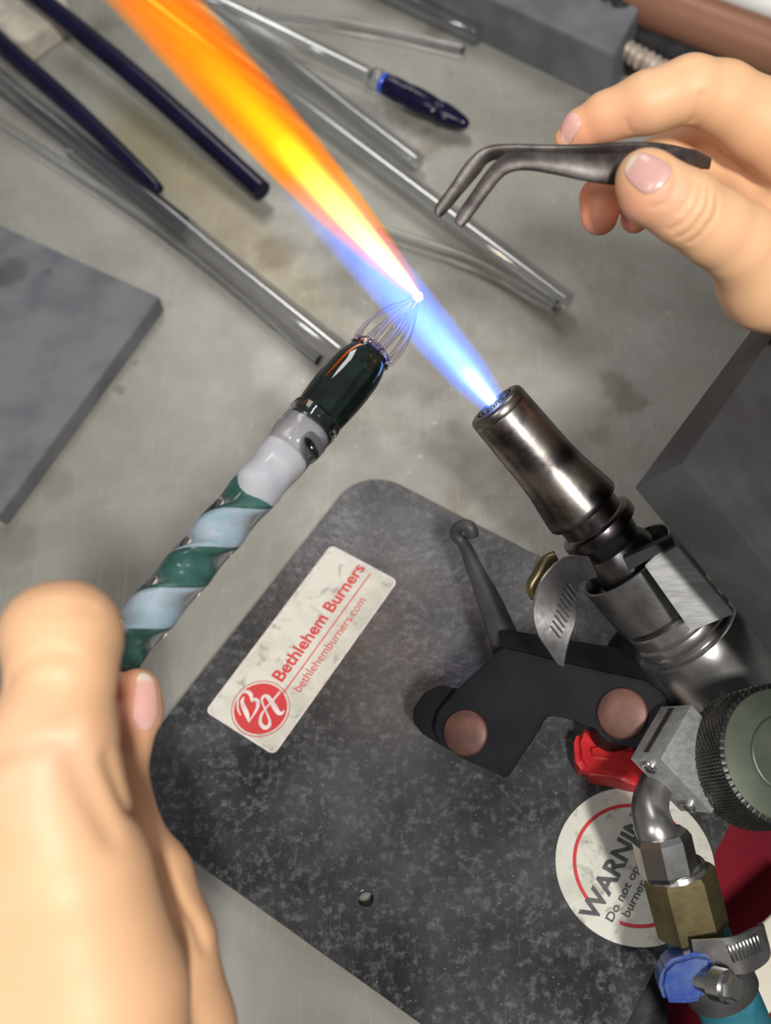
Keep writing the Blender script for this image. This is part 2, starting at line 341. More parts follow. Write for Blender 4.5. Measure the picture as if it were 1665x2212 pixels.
# ------------------------------------------------------------------ implicit surfaces (hands)
def seg_sdf(P, a, b, ra, rb, flat=None):
    a, b = np.asarray(a, float), np.asarray(b, float); ab = b-a; L2 = ab@ab
    h = np.clip(((P-a)@ab)/L2, 0, 1); d = np.linalg.norm(P-(a+h[..., None]*ab), axis=-1)
    return d-(ra+(rb-ra)*h)
class Blob:
    def __init__(s, k=4.0): s.pr = []; s.k = k; s.grooves = []; s.bumps = []
    def chain(s, pts, k=None):
        """pts (px,py,d,rpx) in the photo frame; converted to camera-frame mm"""
        Q = [(C(a, b, c), r*c/FPX) for a, b, c, r in pts]
        s.pr.append(([(Q[i][0], Q[i+1][0], Q[i][1], Q[i+1][1]) for i in range(len(Q)-1)], k or s.k))
    def f(s, P):
        P = np.asarray(P, float); F = None
        for segs, k in s.pr:
            G = None
            for sg in segs:
                d = seg_sdf(P, *sg)
                if G is None: G = d
                else:
                    h = np.clip(.5+.5*(d-G)/1.5, 0, 1); G = d+(G-d)*h-1.5*h*(1-h)
            if F is None: F = G
            else:
                h = np.clip(.5+.5*(G-F)/k, 0, 1); F = G+(F-G)*h-k*h*(1-h)
        for pts, w, dep in s.grooves:
            dm = None
            for i in range(len(pts)-1):
                d = seg_sdf(P, pts[i], pts[i+1], 0, 0); dm = d if dm is None else np.minimum(dm, d)
            F = F+dep*np.exp(-(dm/w)**2)
        return F
    def trace(s, p, d, n=60):
        p = np.array(p, float)
        for _ in range(n): p = p+d*float(s.f(p[None])[0])*.8
        return p
    def trace_px(s, px, py, d0=120):
        r = unit(C(px, py, 1.0)); return s.trace(C(px, py, d0), r, 90)
    def groove(s, pts, w=.6, dep=.5):
        s._pend = getattr(s, '_pend', [])+[([s.trace_px(*p) for p in pts], w, dep)]
    def commit(s): s.grooves += s._pend; s._pend = []
    def net(s, lo, hi, h):
        ax = [np.arange(lo[i], hi[i], h) for i in range(3)]
        F = np.empty([len(a) for a in ax], np.float32)
        YZ = np.stack(np.meshgrid(ax[1], ax[2], indexing='ij'), -1)
        ch = 3.0; cx = [np.arange(lo[i], hi[i]+ch, ch) for i in range(3)]
        CF = s.f(np.stack(np.meshgrid(*cx, indexing='ij'), -1))
        ci_ = [np.minimum(np.round((ax[i]-lo[i])/ch).astype(int), len(cx[i])-1) for i in range(3)]
        for i, x in enumerate(ax[0]):
            G = CF[ci_[0][i]][np.ix_(ci_[1], ci_[2])].copy(); m = np.abs(G) < 4.2
            q = YZ[m]; G[m] = s.f(np.column_stack([np.full(len(q), x), q])); F[i] = G
        F[0] = F[-1] = 5; F[:, 0] = F[:, -1] = 5; F[:, :, 0] = F[:, :, -1] = 5
        S = F < 0; nx, ny, nz = F.shape
        cs = [(i, j, k) for i in (0, 1) for j in (0, 1) for k in (0, 1)]
        cnt = sum(S[i:nx-1+i, j:ny-1+j, k:nz-1+k].astype(np.int8) for i, j, k in cs)
        act = np.argwhere((cnt > 0) & (cnt < 8)); idx = -np.ones((nx-1, ny-1, nz-1), np.int64); idx[tuple(act.T)] = np.arange(len(act))
        acc = np.zeros((len(act), 3)); num = np.zeros(len(act))
        for c0 in cs:
            for a in range(3):
                if c0[a]: continue
                c1 = list(c0); c1[a] = 1
                f0 = F[tuple((act+np.array(c0)).T)]; f1 = F[tuple((act+np.array(c1)).T)]
                x = (f0 < 0) != (f1 < 0); t = np.where(x, f0/np.where(x, f0-f1, 1), 0)
                p = np.tile(np.array(c0, float), (len(act), 1)); p[:, a] = t
                acc[x] += p[x]; num += x
        V = (act+acc/num[:, None])*h+np.array([a[0] for a in ax]); Q = []
        for a in range(3):
            b, c = (a+1) % 3, (a+2) % 3
            s0 = [slice(1, n-1) for n in F.shape]; s1 = list(s0); s0[a] = slice(0, F.shape[a]-1); s1[a] = slice(1, F.shape[a])
            e = np.argwhere(S[tuple(s0)] != S[tuple(s1)]); e[:, b] += 1; e[:, c] += 1
            q = []
            for db, dc in ((-1, -1), (0, -1), (0, 0), (-1, 0)):
                g = e.copy(); g[:, b] += db; g[:, c] += dc; q.append(idx[tuple(g.T)])
            Q.append(np.stack(q, 1))
        return V, np.vstack(Q)
BASE = np.array((.80, .465, .255)); RED = np.array((.80, .30, .19)); PALE = np.array((.83, .51, .29))
def skin_colors(V, spots):
    c = np.tile(BASE, (len(V), 1))
    for p, r, col, a in spots:
        w = np.exp(-(np.linalg.norm(V-p, axis=1)/r)**2)*a; c = c*(1-w[:, None])+np.asarray(col)*w[:, None]
    return c
def nail(blob, cpos, nrm, axis, L, Wd, parent, name='fingernail', free=.14, lift=.25, tint=(.80, .43, .37)):
    """nail patch wrapped on the blob; camera-frame vectors, mm. axis points to the finger tip"""
    nrm = unit(nrm); axis = unit(np.asarray(axis, float)-(np.asarray(axis, float)@nrm)*nrm); wv = np.cross(nrm, axis)
    nu, nv = 17, 21; col = []; P0 = []; DD = []; UU = []
    for j in range(nv):
        v = -1+2*j/(nv-1)
        for i in range(nu):
            u = -1+2*i/(nu-1)
            ww = (1-abs(v)**3.2)**.5 if v < 0 else (1-abs(v)**5)**.5
            x = u*Wd/2*max(ww, .12); y = v*L/2
            ang = u*math.radians(38)*max(ww, .12)
            d = unit(nrm*math.cos(ang)+wv*math.sin(ang))
            P0.append(cpos+axis*y+wv*x*.75+d*4); DD.append(d); UU.append(lift*(1-.35*abs(u)**4))
            cc = np.array(tint); k = 1/(1+math.exp(-(v-(1-2*free))*22)); cc = cc*(1-k)+np.array((.86, .76, .60))*k
            lun = .6*math.exp(-((v+.95)/.3)**2-(u/.6)**2)*.5; cc = cc*(1-lun)+np.array((.88, .66, .60))*lun
            col.append(cc)
    P0 = np.array(P0); DD = np.array(DD); tt = np.zeros(len(P0))
    for _ in range(24): tt = np.clip(tt+.8*blob.f(P0-DD*tt[:, None]), -2, 9)
    ok = np.abs(blob.f(P0-DD*tt[:, None])) < .1; tt[~ok] = tt[ok].max() if ok.any() else 4
    V = P0-DD*tt[:, None]+DD*np.array(UU)[:, None]; n = len(V)
    V2 = V-nrm*.5; F = []
    for j in range(nv-1):
        for i in range(nu-1):
            a = j*nu+i; F.append((a, a+1, a+nu+1, a+nu)); F.append((n+a, n+a+nu, n+a+nu+1, n+a+1))
    bd = [i for i in range(nu)]+[j*nu+nu-1 for j in range(1, nv)]+[(nv-1)*nu+i for i in range(nu-2, -1, -1)]+[j*nu for j in range(nv-2, 0, -1)]
    for a, b in zip(bd, bd[1:]+bd[:1]): F.append((a, b, b+n, a+n))
    return mesh(name, c2w(np.vstack([V, V2])), F, M['nail'], parent, colors=np.array(col+col))
# ================================================================== SETTING
fl = hexa((-2, -2, -.80), (4, 0, 0), (0, 4, 0), (0, 0, .05), 0)
mesh('floor', *fl, M['floor'], smooth=False, kind='structure')
for nm, o_, a_, b_, c_ in (('wall_back', (-2, 2, -.8), (4, 0, 0), (0, .1, 0), (0, 0, 2.6)), ('wall_front', (-2, -2.1, -.8), (4, 0, 0), (0, .1, 0), (0, 0, 2.6)),
                           ('wall_left', (-2.1, -2.1, -.8), (.1, 0, 0), (0, 4.2, 0), (0, 0, 2.6)), ('wall_right', (2, -2.1, -.8), (.1, 0, 0), (0, 4.2, 0), (0, 0, 2.6))):
    mesh(nm, *hexa(o_, a_, b_, c_, 0), M['wall'], smooth=False, kind='structure')
# bench: its near right edge runs under the base plate
PL = [T(x, y, 6) for x, y in ((803, 999), (1765, 1537), (1190, 2370), (209, 1733))]
pu = unit((PL[1]-PL[0])+(PL[2]-PL[3])); pv = np.cross(np.array([0, 0, 1.]), pu); pv = -pv if pv@(PL[3]-PL[0]) < 0 else pv
pc = sum(PL)/4; pw = (np.linalg.norm(PL[1]-PL[0])+np.linalg.norm(PL[2]-PL[3]))/2; ph = (np.linalg.norm(PL[3]-PL[0])+np.linalg.norm(PL[2]-PL[1]))/2
po = pc-pu*pw/2-pv*ph/2; UZ = np.array([0, 0, 1.])
def plate_pt(V, z=.006):
    V = np.asarray(V); r = po+V[:, :1]*pu+V[:, 1:2]*pv+V[:, 2:3]*UZ; r[:, 2] += z-po[2]; return r
edge_p = po+pu*(pw-.013); edge_p[2] = 0
bo = edge_p-pu*1.1-pv*1.0
mesh('workbench_top', *hexa(bo-UZ*.025, pu*1.1, pv*1.6, UZ*.025, .001), M['steel'], smooth=False, at=(0, 0, -.025),
     label='worn stained steel workbench top under the torch and the glass rods', cat='workbench')
# ------------------------------------------------------------------ things beyond the bench edge
def sheet(name, corners, m, amp, label, cat, thick=.003, nu=24, nv=24, waves=3):
    A, B, C_, D = corners; V = []
    for k in (0, 1):
        for j in range(nv+1):
            for i in range(nu+1):
                u, v = i/nu, j/nv; p = (A*(1-u)+B*u)*(1-v)+(D*(1-u)+C_*u)*v
                V.append(p+UZ*(amp*math.sin(waves*math.pi*u+v*2)*math.cos(2*v+u)-k*thick))
    F = []; n = (nu+1)*(nv+1)
    for j in range(nv):
        for i in range(nu):
            a = j*(nu+1)+i; F.append((a, a+1, a+nu+2, a+nu+1)); F.append((n+a, n+a+nu+1, n+a+nu+2, n+a+1))
    bd = list(range(nu+1))+[j*(nu+1)+nu for j in range(1, nv+1)]+[nv*(nu+1)+i for i in range(nu-1, -1, -1)]+[j*(nu+1) for j in range(nv-1, 0, -1)]
    for a, b in zip(bd, bd[1:]+bd[:1]): F.append((a, b, b+n, a+n))
    return mesh(name, V, F, m, label=label, cat=cat)
sheet('apron', [T(1400, 1550, -90), T(1900, 1500, -90), T(1900, 2500, -90), T(1330, 2330, -90)], M['cloth'], .006,
      'dark red cloth apron below the bench edge, lower right', 'apron')
mesh('panel', *hexa(T(1562, 2070, -60), T(1740, 1905, -60)-T(1562, 2070, -60), T(1650, 2200, -60)-T(1562, 2070, -60), -UZ*.004, .001), M['cream'],
     label='cream coloured flat panel over the red apron behind the hose clamp', cat='panel')
sheet('gap_shade_sheet', [T(1330, 2030, -70), T(1440, 2030, -70), T(1440, 2330, -70), T(1250, 2330, -70)], M['black'], .003,  # black sheet added to stand in for the shadowed gap beside the plate
      'black sheet standing in for the shade between base plate and red apron', 'cloth')
# ================================================================== TORCH
tor = root('torch_burner', 'bench torch burner on scratched black base plate with knurled knob and steel nozzle', 'torch', (*po[:2], 0.0))
hole = T(790, 1941, 6)-plate_pt(np.zeros((1, 3)))[0]; hu, hv = hole@pu, hole@pv
circ = [(hu+.0028*math.cos(a), hv+.0028*math.sin(a)) for a in np.linspace(0, 2*math.pi, 28, endpoint=False)]
bpv, bpf = curve_mesh([rrect(pw, ph, .016, 14), circ], .0015, .0004, lambda V: plate_pt(V, .0041))
mesh('base_plate', bpv, bpf, M['plate'], tor, sharp=40)
lip = [(*plate_pt(np.array([[x, y, 0]]), .0014)[0], .0013) for x, y in rrect(pw-.004, ph-.004, .014, 8)]
lip = [(q[0]+pu[0]*.002+pv[0]*.002, q[1]+pu[1]*.002+pv[1]*.002, q[2], q[3]) for q in lip]
mesh('rubber_edging', *tube(lip+lip[:1], 8, 1, smooth=False, cap=False), M['black'], tor)
# sticker
S0, S1, S2, S3 = (T(x, y, 6.1) for x, y in ((445, 1535), (715, 1178), (860, 1255), (590, 1635)))
su = unit((S1-S0)+(S2-S3)); sv = np.cross(su, UZ); sc_ = (S0+S1+S2+S3)/4
sl = (np.linalg.norm(S1-S0)+np.linalg.norm(S2-S3))/2; sw = (np.linalg.norm(S3-S0)+np.linalg.norm(S2-S1))/2
so = sc_-su*sl/2-sv*sw/2; so[2] = .0061
def stk(z=0.0):                                # local x along the label, y up (towards its left edge)
    return lambda V: so+V[:, :1]*su+(sw-V[:, 1:2])*sv+(V[:, 2:3]+z)*UZ
stv = curve_mesh([rrect(sl, sw, .0022, 6)], .0001, 0, stk(.0001))
st = mesh('name_label', *stv, M['sticker'], tor, smooth=False, label='grubby white label with red printing')
fr = [rrect(sl, sw, .0022, 6), [(x+.0006, y+.0006) for x, y in rrect(sl-.0012, sw-.0012, .0018, 6)]]
mesh('label_rim', *curve_mesh(fr, .00015, 0, stk(.0002)), M['whiteink'], st, smooth=False)
def sxy(px, py):                               # photo point on the label -> label coordinates
    p = T(px, py, 6.1)-so; return np.array([p@su, sw-p@sv])
a, b = sxy(608, 1474), sxy(790, 1228)
def along(a, b):
    d = unit(b-a); L = np.linalg.norm(b-a); e = np.array([-d[1], d[0]])
    base = stk(.00022)
    return L, lambda V: base(np.hstack([a+V[:, :1]*d+V[:, 1:2]*e, V[:, 2:3]]))
a[1] = b[1] = (a[1]+b[1])/2
Lt, mt = along(a, b); mesh('printed_name', *text_mesh('Bethlehem Burners', mt, Lt, .0048, bold=.022), M['redink'], st, smooth=False)
a, b = sxy(648, 1497), sxy(791, 1298); a[1] = b[1] = (a[1]+b[1])/2
Lt, mt = along(a, b); mesh('printed_address', *text_mesh('bethlehemburners.com', mt, Lt, .0034), M['redink'], st, smooth=False)
a, b = sxy(628, 1482), sxy(797, 1238); yy = (a[1]+b[1])/2
mesh('printed_rule', *curve_mesh([[(a[0]-.004, yy-.00022), (b[0], yy-.00022), (b[0], yy+.00022), (a[0]-.004, yy+.00022)]], .00003, 0, stk(.00022)), M['redink'], st, smooth=False)
lc = sxy(563, 1531); lr = np.mean([np.linalg.norm(sxy(a_, b_)-lc) for a_, b_ in ((497, 1528), (629, 1536), (563, 1473), (563, 1588))])
ci = lambda r, n=48: [(lc[0]+r*math.cos(t), lc[1]+r*math.sin(t)) for t in np.linspace(0, 2*math.pi, n, endpoint=False)]
lg = mesh('emblem', *join(curve_mesh([ci(lr), ci(lr-.00028)], .00003, 0, stk(.00026)), curve_mesh([ci(lr*.90)], .00003, 0, stk(.00026))), M['redink'], st, smooth=False)
nst = [0]
def stroke(pts, wd):                           # a pen stroke on the emblem
    q = [(*sxy(480+x/9.25, 1450+y/9.25), w) for x, y, w in pts]
    P = catmull(q, 6); t = np.gradient(P[:, :2], axis=0); t /= np.linalg.norm(t, axis=1)[:, None]+1e-12
    nn = np.stack([-t[:, 1], t[:, 0]], 1); V = []; F = []; nst[0] += 1
    for p, q in zip(P, nn): V += [(*(p[:2]+q*p[2]*wd), 0), (*(p[:2]-q*p[2]*wd), 0)]
    for i in range(len(P)-1): F.append((2*i, 2*i+1, 2*i+3, 2*i+2))
    V = np.array(V); V[:, 2] = np.arange(len(V))*2e-7
    return stk(.00036+nst[0]*.00003)(V), F
lw = lr*.062
sk = [stroke([(435, 520, .4), (400, 620, 1.0), (440, 740, 1.3), (500, 880, 1.2), (540, 1035, .3)], lw),
      stroke([(372, 890, .3), (315, 750, .5), (325, 560, .5), (400, 445, .6), (500, 420, 1.0), (575, 480, 1.1), (590, 605, .4)], lw),
      stroke([(580, 620, .4), (650, 570, .9), (715, 620, 1.1), (705, 740, .8), (630, 880, .5), (540, 1015, .4)], lw),
      stroke([(1165, 415, .6), (1000, 610, .6), (880, 745, .45), (780, 900, .7), (770, 1050, 1.0), (850, 1135, 1.2), (930, 1110, 1.1), (955, 1010, .7), (900, 860, .45), (830, 700, .45), (795, 570, .6), (860, 500, .9), (930, 540, 1.2), (1030, 690, 1.4), (1110, 820, 1.3), (1180, 860, .9), (1245, 795, .4)], lw)]
mesh('emblem_letters', *join(*sk), M['whiteink'], lg, smooth=False)
# round warning label
wc = T(1370, 1868, 6.2); wr = np.mean([np.linalg.norm(T(x, y, 6.2)-wc) for x, y in ((1208, 1850), (1370, 2048), (1526, 1800), (1235, 1960))])
wx = unit(T(1385, 1768, 6.2)-T(1278, 1975, 6.2)); wy = np.cross(UZ, wx)
def wm(z): return lambda V: wc+V[:, :1]*wx+V[:, 1:2]*wy+(V[:, 2:3]+z)*UZ
cir = lambda r, a0=0, a1=2*math.pi, n=64: [(r*math.cos(t), r*math.sin(t)) for t in np.linspace(a0, a1, n, endpoint=False)]
wl = mesh('warning_label', *curve_mesh([cir(wr)], .0003, .0002, wm(.0)), M['sticker'], tor, smooth=False, label='round white warning label with red ring')
r1, r2 = wr*.74, wr*.785
arc = lambda a0, a1: [(r2*math.cos(t), r2*math.sin(t)) for t in np.linspace(a0, a1, 30)]+[(r1*math.cos(t), r1*math.sin(t)) for t in np.linspace(a1, a0, 30)]
p = np.radians
mesh('printed_ring', *join(curve_mesh([arc(p(22), p(158))], .00003, 0, wm(.00062)), curve_mesh([arc(p(192), p(348))], .00003, 0, wm(.00062))), M['redink'], wl, smooth=False)
def wxy(px, py):
    q = T(px, py, 6.2)-wc; return np.array([q@wx, q@wy])
a = wxy(1284, 1996); b = wxy(1378, 1818)
Lw = np.linalg.norm(b-a)*7/4.1*.86
def wt(a): return lambda V: wm(.00064)(np.hstack([a[0]+V[:, :1], a[1]+V[:, 1:2], V[:, 2:3]]))
mesh('printed_warning', *text_mesh('WARNING', wt(a), Lw, .0056, bold=.03), M['greyink'], wl, smooth=False)
a = wxy(1322, 1994); mesh('printed_text', *text_mesh('Do not operate', wt(a), Lw*.66, .0025, bold=.012), M['greyink'], wl, smooth=False)
a = wxy(1357, 1984); mesh('printed_text', *text_mesh('burner l', wt(a), Lw*.33, .0025, bold=.012), M['greyink'], wl, smooth=False)
# ---- body of the torch on its axis
NZ = C(1067, 872, 318); AX = unit(C(1540, 1430, 336)-NZ); KP = 318/FPX*.001
no, na = c2w(NZ), dw(AX)
def sp(s, r): return (s*KP*1.03, r*KP*1.02)
mesh('nozzle', *lathe([sp(s, r) for s, r in ((6, 0.5), (6, 44), (0, 46), (0, 58), (2, 62), (7, 66), (22, 67), (24, 66.2), (26, 67), (110, 69), (160, 70), (205, 73), (250, 80), (285, 85), (296, 85.5), (300, 83), (301, 70))], no, na, 80), M['gunmetal'], tor, sharp=35)
nfv = [lathe([sp(-0.5, .3), sp(-.5, 40), sp(7, 41)], no, na, 48)]
hx, hy = perp(na); pts = []
for R_, n_ in ((0, 1), (15, 6), (30, 12)):
    for i in range(n_):
        t = 2*math.pi*i/n_; q = no+(hx*math.cos(t)+hy*math.sin(t))*R_*KP; nfv.append(pipe(q, na, -2.6*KP, 2*KP, 5.4*KP, 2.6*KP, 16, .00005))
mesh('jet_cluster', *join(*nfv), M['darksteel'], tor, sharp=35)
mesh('collar', *lathe([sp(s, r) for s, r in ((299, 60), (300, 70), (302, 72), (334, 71), (338, 74), (341, 86), (352, 88), (364, 87), (368, 78), (370, 68))], no, na, 72), M['gunmetal'], tor, sharp=30)
mesh('neck', *lathe([sp(s, r) for s, r in ((368, 55), (369, 70), (385, 68), (405, 64), (425, 74), (445, 78), (470, 80), (475, 96), (600, 98), (601, 60))], no, na, 72), M['darksteel'], tor, sharp=30)
mesh('body_ring', *lathe([sp(s, r) for s, r in ((590, 60), (592, 108), (596, 112), (618, 113), (622, 108), (628, 118), (640, 121), (652, 118), (656, 106), (672, 106), (673, 60))], no, na, 72), M['chrome'], tor, sharp=30)
mesh('body_barrel', *lathe([sp(s, r) for s, r in ((670, 60), (671, 112), (676, 120), (690, 124), (715, 126), (900, 127), (905, 120), (906, 20))], no, na, 96), M['chrome'], tor, sharp=35)
# black bracket with its rivets
bpl = [(1007, 1583, 338), (1345, 1540, 322), (1200, 1450, 331)]
A3 = np.array([[a, b, 1] for a, b, c in bpl]); co = np.linalg.solve(A3, np.array([1/c for a, b, c in bpl]))
def BD(x, y): return 1/(co@np.array([x, y, 1]))
bn = unit(np.cross(C(*bpl[1])-C(*bpl[0]), C(*bpl[2])-C(*bpl[0]))); bn = bn if bn[2] > 0 else -bn
out = [(1083, 1398), (1200, 1428), (1320, 1456), (1390, 1470), (1432, 1500), (1446, 1545), (1430, 1590), (1390, 1618), (1345, 1612), (1300, 1580), (1240, 1557), (1192, 1546), (1172, 1552), (1160, 1578), (1090, 1682),
       (1050, 1662), (1000, 1640), (950, 1607), (935, 1575), (945, 1538), (985, 1490)]
mesh('bracket_arm', *prism([W(x, y, BD(x, y)) for x, y in out], dw(bn)*.0035, .0006), M['bracket'], tor, sharp=40)
out2 = [(985, 1488), (950, 1480), (915, 1496), (892, 1530), (890, 1558), (910, 1585), (950, 1610), (1010, 1642), (1090, 1678), (1120, 1560), (1060, 1480)]
mesh('bracket_foot', *prism([W(x, y, BD(x, y)+5) for x, y in out2], dw(bn)*.004, .0006), M['bracket'], tor, sharp=40)
out3 = [(1083, 1398), (1078, 1362), (1095, 1360), (1340, 1400), (1372, 1412), (1400, 1470), (1320, 1456)]
def fl_(x, y): return W(x, y, BD(x, y)+1+.16*max(0, 1398+(x-1083)*.24-y))
mesh('bracket_flange', *prism([fl_(x, y) for x, y in out3], dw((0, .2, 1))*.002, .0004), M['bracket'], tor, sharp=40)
mesh('bracket_post', *tube([(*W(1085, 1580, BD(1085, 1580)+6), .006), (*T(1085, 1588, 5.9), .0085)], 20), M['bracket'], tor, sharp=40)
mesh('bracket_post', *tube([(*W(1330, 1560, BD(1330, 1560)+5), .006), (*T(1315, 1590, 5.9), .007)], 20), M['bracket'], tor, sharp=40)
bw = dw(-bn)
for x, y, r in ((1007, 1583, 50), (1345, 1541, 55)):
    d = BD(x, y); q = W(x, y, d); R = rp(r, d)
    mesh('rivet', *lathe([(0, R*.98), (.0006, R), (.0013, R*.97), (.0016, R*.9), (.0019, R*.5), (.002, R*.02)], q, bw, 40), M['copper'], tor, sharp=50)
mesh('hinge_barrel', *tube(rodpts([(1348, 1405, 338, 62), (1400, 1440, 342, 84), (1440, 1530, 346, 90), (1440, 1600, 350, 84)]), 32), M['bracket'], tor)
hk = [(1098, 1405, 349, 34), (1062, 1310, 358, 27), (1028, 1235, 366, 19), (1003, 1178, 372, 14), (984, 1154, 372, 13), (994, 1136, 370, 13), (1014, 1138, 368, 14), (1020, 1158, 369, 15)]
mesh('hook', *tube(rodpts(hk), 20), M['hookm'], tor)
# valve block
def box3(V, d, es, bev=.0003):
    o = C(*V, d); k = d/FPX; E = [ldir(*V, e)*k for e in es]
    # orthogonalise
    a = E[0]; la, lb, lc_ = (np.linalg.norm(e) for e in E); Q = np.stack([unit(e) for e in E]); U, _, Vt = np.linalg.svd(Q); Q = U@Vt
    return hexa(c2w(o), dw(Q[0])*la*.001, dw(Q[1])*lb*.001, dw(Q[2])*lc_*.001, bev), [dw(q) for q in Q], (la, lb, lc_), c2w(o)
(vb, ax3, ln, vo) = box3((1427, 1639), 296, [(-67, 0, 74), (104, 117, 94), (73, -118, 66)], .0004)
mesh('valve_block', *vb, M['alu'], tor, sharp=30)
fn = -ax3[2]                                   # outward normal of the face with the two pins
for u, v in ((.55, .13), (.50, .86)):
    q = vo+ax3[0]*ln[0]*.001*u+ax3[1]*ln[1]*.001*v
    mesh('pin', *pipe(q-fn*.001, fn, 0, .0022, .0021, .0013, 24, .0002), M['nut'], tor, sharp=40)
gv = [hexa(vo+ax3[0]*ln[0]*.001*.5+ax3[2]*ln[2]*.001*(.12+.8*i/22)-ax3[1]*.00025, ax3[0]*.002, ax3[2]*.00035, ax3[1]*.0004, 0) for i in range(23)]
g = mesh('thread_teeth', *join(*gv), M['darksteel'], tor, smooth=False); g['kind'] = 'stuff'
# knob
kf = C(1702, 1628, 292); kb = C(1636, 1640, 306); ka = unit(kb-kf); ko, kaw = c2w(kf), dw(ka); kl = np.linalg.norm(kb-kf)*.001
kr = 128*300/FPX*.001
def kfn(s, r, a):
    g = min(1, max(0, (s-.0018)/.0006))
    return r+g*.00028*(np.cos(60*a+s*3400)+np.cos(60*a-s*3400))
prof = [(.0016, kr*.8)]+[(.0016+i*.00022, kr*1.16) for i in range(1, int(kl/.00022)+14)]; prof += [(prof[-1][0]+.0002, kr*1.0)]
mesh('knob_grip', *lathe(prof, ko, kaw, 360, fn=kfn), M['knurl'], tor, sharp=60)
mesh('knob_cap', *lathe([(0, .0003), (0, kr*.62), (.0002, kr*.64), (.0006, kr*.65), (.0006, kr*.70), (.0016, kr*1.08), (.0026, kr*1.13), (.0027, kr*.6)], ko, kaw, 96), M['olive'], tor, sharp=30)
hb = ko+kaw*(kl+.003)
def hexprof(o, ax, s0, s1, r, m, parent, name, rot=0, n=6, ch=.0006):
    x, y = perp(ax); R = []
    for s, q in ((s0, r*.9), (s0+ch, r), (s1-ch, r), (s1, r*.9)):
        R.append(np.array([o+ax*s+q*(math.cos(t)*x+math.sin(t)*y) for t in (rot+2*math.pi*i/n for i in range(n))]))
    V, F = rings_to_mesh(R); return mesh(name, V, F, m, parent, smooth=False)
hexprof(hb, kaw, -.001, .004, kr*.86, M['nut'], tor, 'hex_nut')
mesh('valve_stem', *lathe([(-.002, .006), (.0, .0075), (.010, .0078), (.012, .0065), (.02, .006)], hb+kaw*.003, kaw, 48), M['chrome'], tor, sharp=35)
# inlet pipe, collar, brass nut
mesh('inlet_pipe', *tube(rodpts([(1452, 1660, 318, 36), (1418, 1695, 312, 38), (1404, 1740, 304, 40), (1412, 1785, 299, 43), (1425, 1812, 299, 46)]), 32), M['chrome'], tor)
c0, c1, c2_, c3 = C(1426, 1800, 299), C(1447, 1890, 299), C(1464, 1880, 300), C(1500, 2018, 302)
ca = unit(c1-c0); L = np.linalg.norm(c1-c0)*.001
hexprof(c2w(c0), dw(ca), 0, L, rp(64, 299), M['nut'], tor, 'silver_hex_collar', rot=.3, n=8, ch=.0015)
ba = unit(c3-c2_); L = np.linalg.norm(c3-c2_)*.001; R = rp(76, 300)
mesh('washer', *lathe([(-.001, R*.3), (-.0012, R*.72), (-.0004, R*.86), (.0008, R*.9), (.0014, R*.3)], c2w(C(1458, 1876, 300)), dw(ba), 48), M['nut'], tor, sharp=40)
hexprof(c2w(c2_), dw(ba), 0, L, R*1.03, M['brass'], tor, 'brass_nut', rot=.15, ch=.0012)
# ------------------------------------------------------------------ hose and its clamp
hp = [(1494, 1996, 302, 66), (1507, 2024, 303, 69), (1534, 2085, 305, 70), (1559, 2134, 307, 70), (1592, 2212, 311, 71), (1660, 2380, 325, 72), (1760, 2650, 360, 72)]
mesh('gas_hose', *tube(rodpts(hp), 40), M['hose'], label='teal rubber gas hose leaving the brass nut at lower right', cat='hose')
hq = C(1548, 2112, 306); ha = unit(C(1575, 2172, 308)-C(1520, 2052, 304)); how, haw = c2w(hq), dw(ha); hr = rp(71, 306)
hc = root('hose_clamp', 'blue and silver worm-drive clamp tightened round the teal hose', 'hose clamp', how)
mesh('clamp_band', *pipe(how, haw, -.0045, .0045, hr+.0011, hr+.0002, 56), M['cast'], hc, sharp=35)
bl = [(1436, 2168), (1424, 2130), (1430, 2095), (1452, 2074), (1500, 2060), (1538, 2066), (1540, 2100), (1522, 2150), (1520, 2164), (1480, 2170)]
def hb_(x, y): return 291+.06*abs(x-1480)
mesh('blue_housing', *prism([W(x, y, 290-.02*(x-1430)+.0015*(y-2115)) for x, y in bl], dw((.1, .1, 1))*.011, .0012, 3), M['blue'], hc, sharp=40)
sc = C(1572, 2132, 283); sa = unit(np.array([-.55, .12, .8]))
mesh('screw', *lathe([(-.0005, .002), (-.0006, .0036), (0, .0042), (.004, .0043), (.0043, .003), (.014, .003)], c2w(sc), dw(sa), 40), M['nut'], hc, sharp=35)
hexprof(c2w(sc), dw(sa), -.0028, 0, .0031, M['nut'], hc, 'screw_head', rot=.4)
tl = [((1500, 2068, 291), (14, 76, 0)), ((1560, 2066, 289), (22, 80, 4)), ((1602, 2062, 289), (32, 84, 6)), ((1640, 2040, 293), (40, 74, 10)), ((1652, 2020, 296), (16, 52, 8)), ((1640, 2004, 298), (6, 24, 4))]
tl = [(np.array(W(*p)), dw(v)*rp(np.linalg.norm(v), p[2])) for p, v in tl]
mesh('band_tail', *ribbon(tl, .0009), M['cast'], hc, sharp=40)
rv = []
for i in range(9):
    t = i/8; x, y = 1576+60*t, 2072-24*t; q = W(x-4, y-26, 286.9+3.6*t); rv.append(hexa(q, dw((22, 60, 5))*.0046, dw((1, -.4, 0))*.0006, dw((0, 0, 1))*.0008, .0001, 1))
g = mesh('thread_ridges', *join(*rv), M['nut'], hc); g['kind'] = 'stuff'
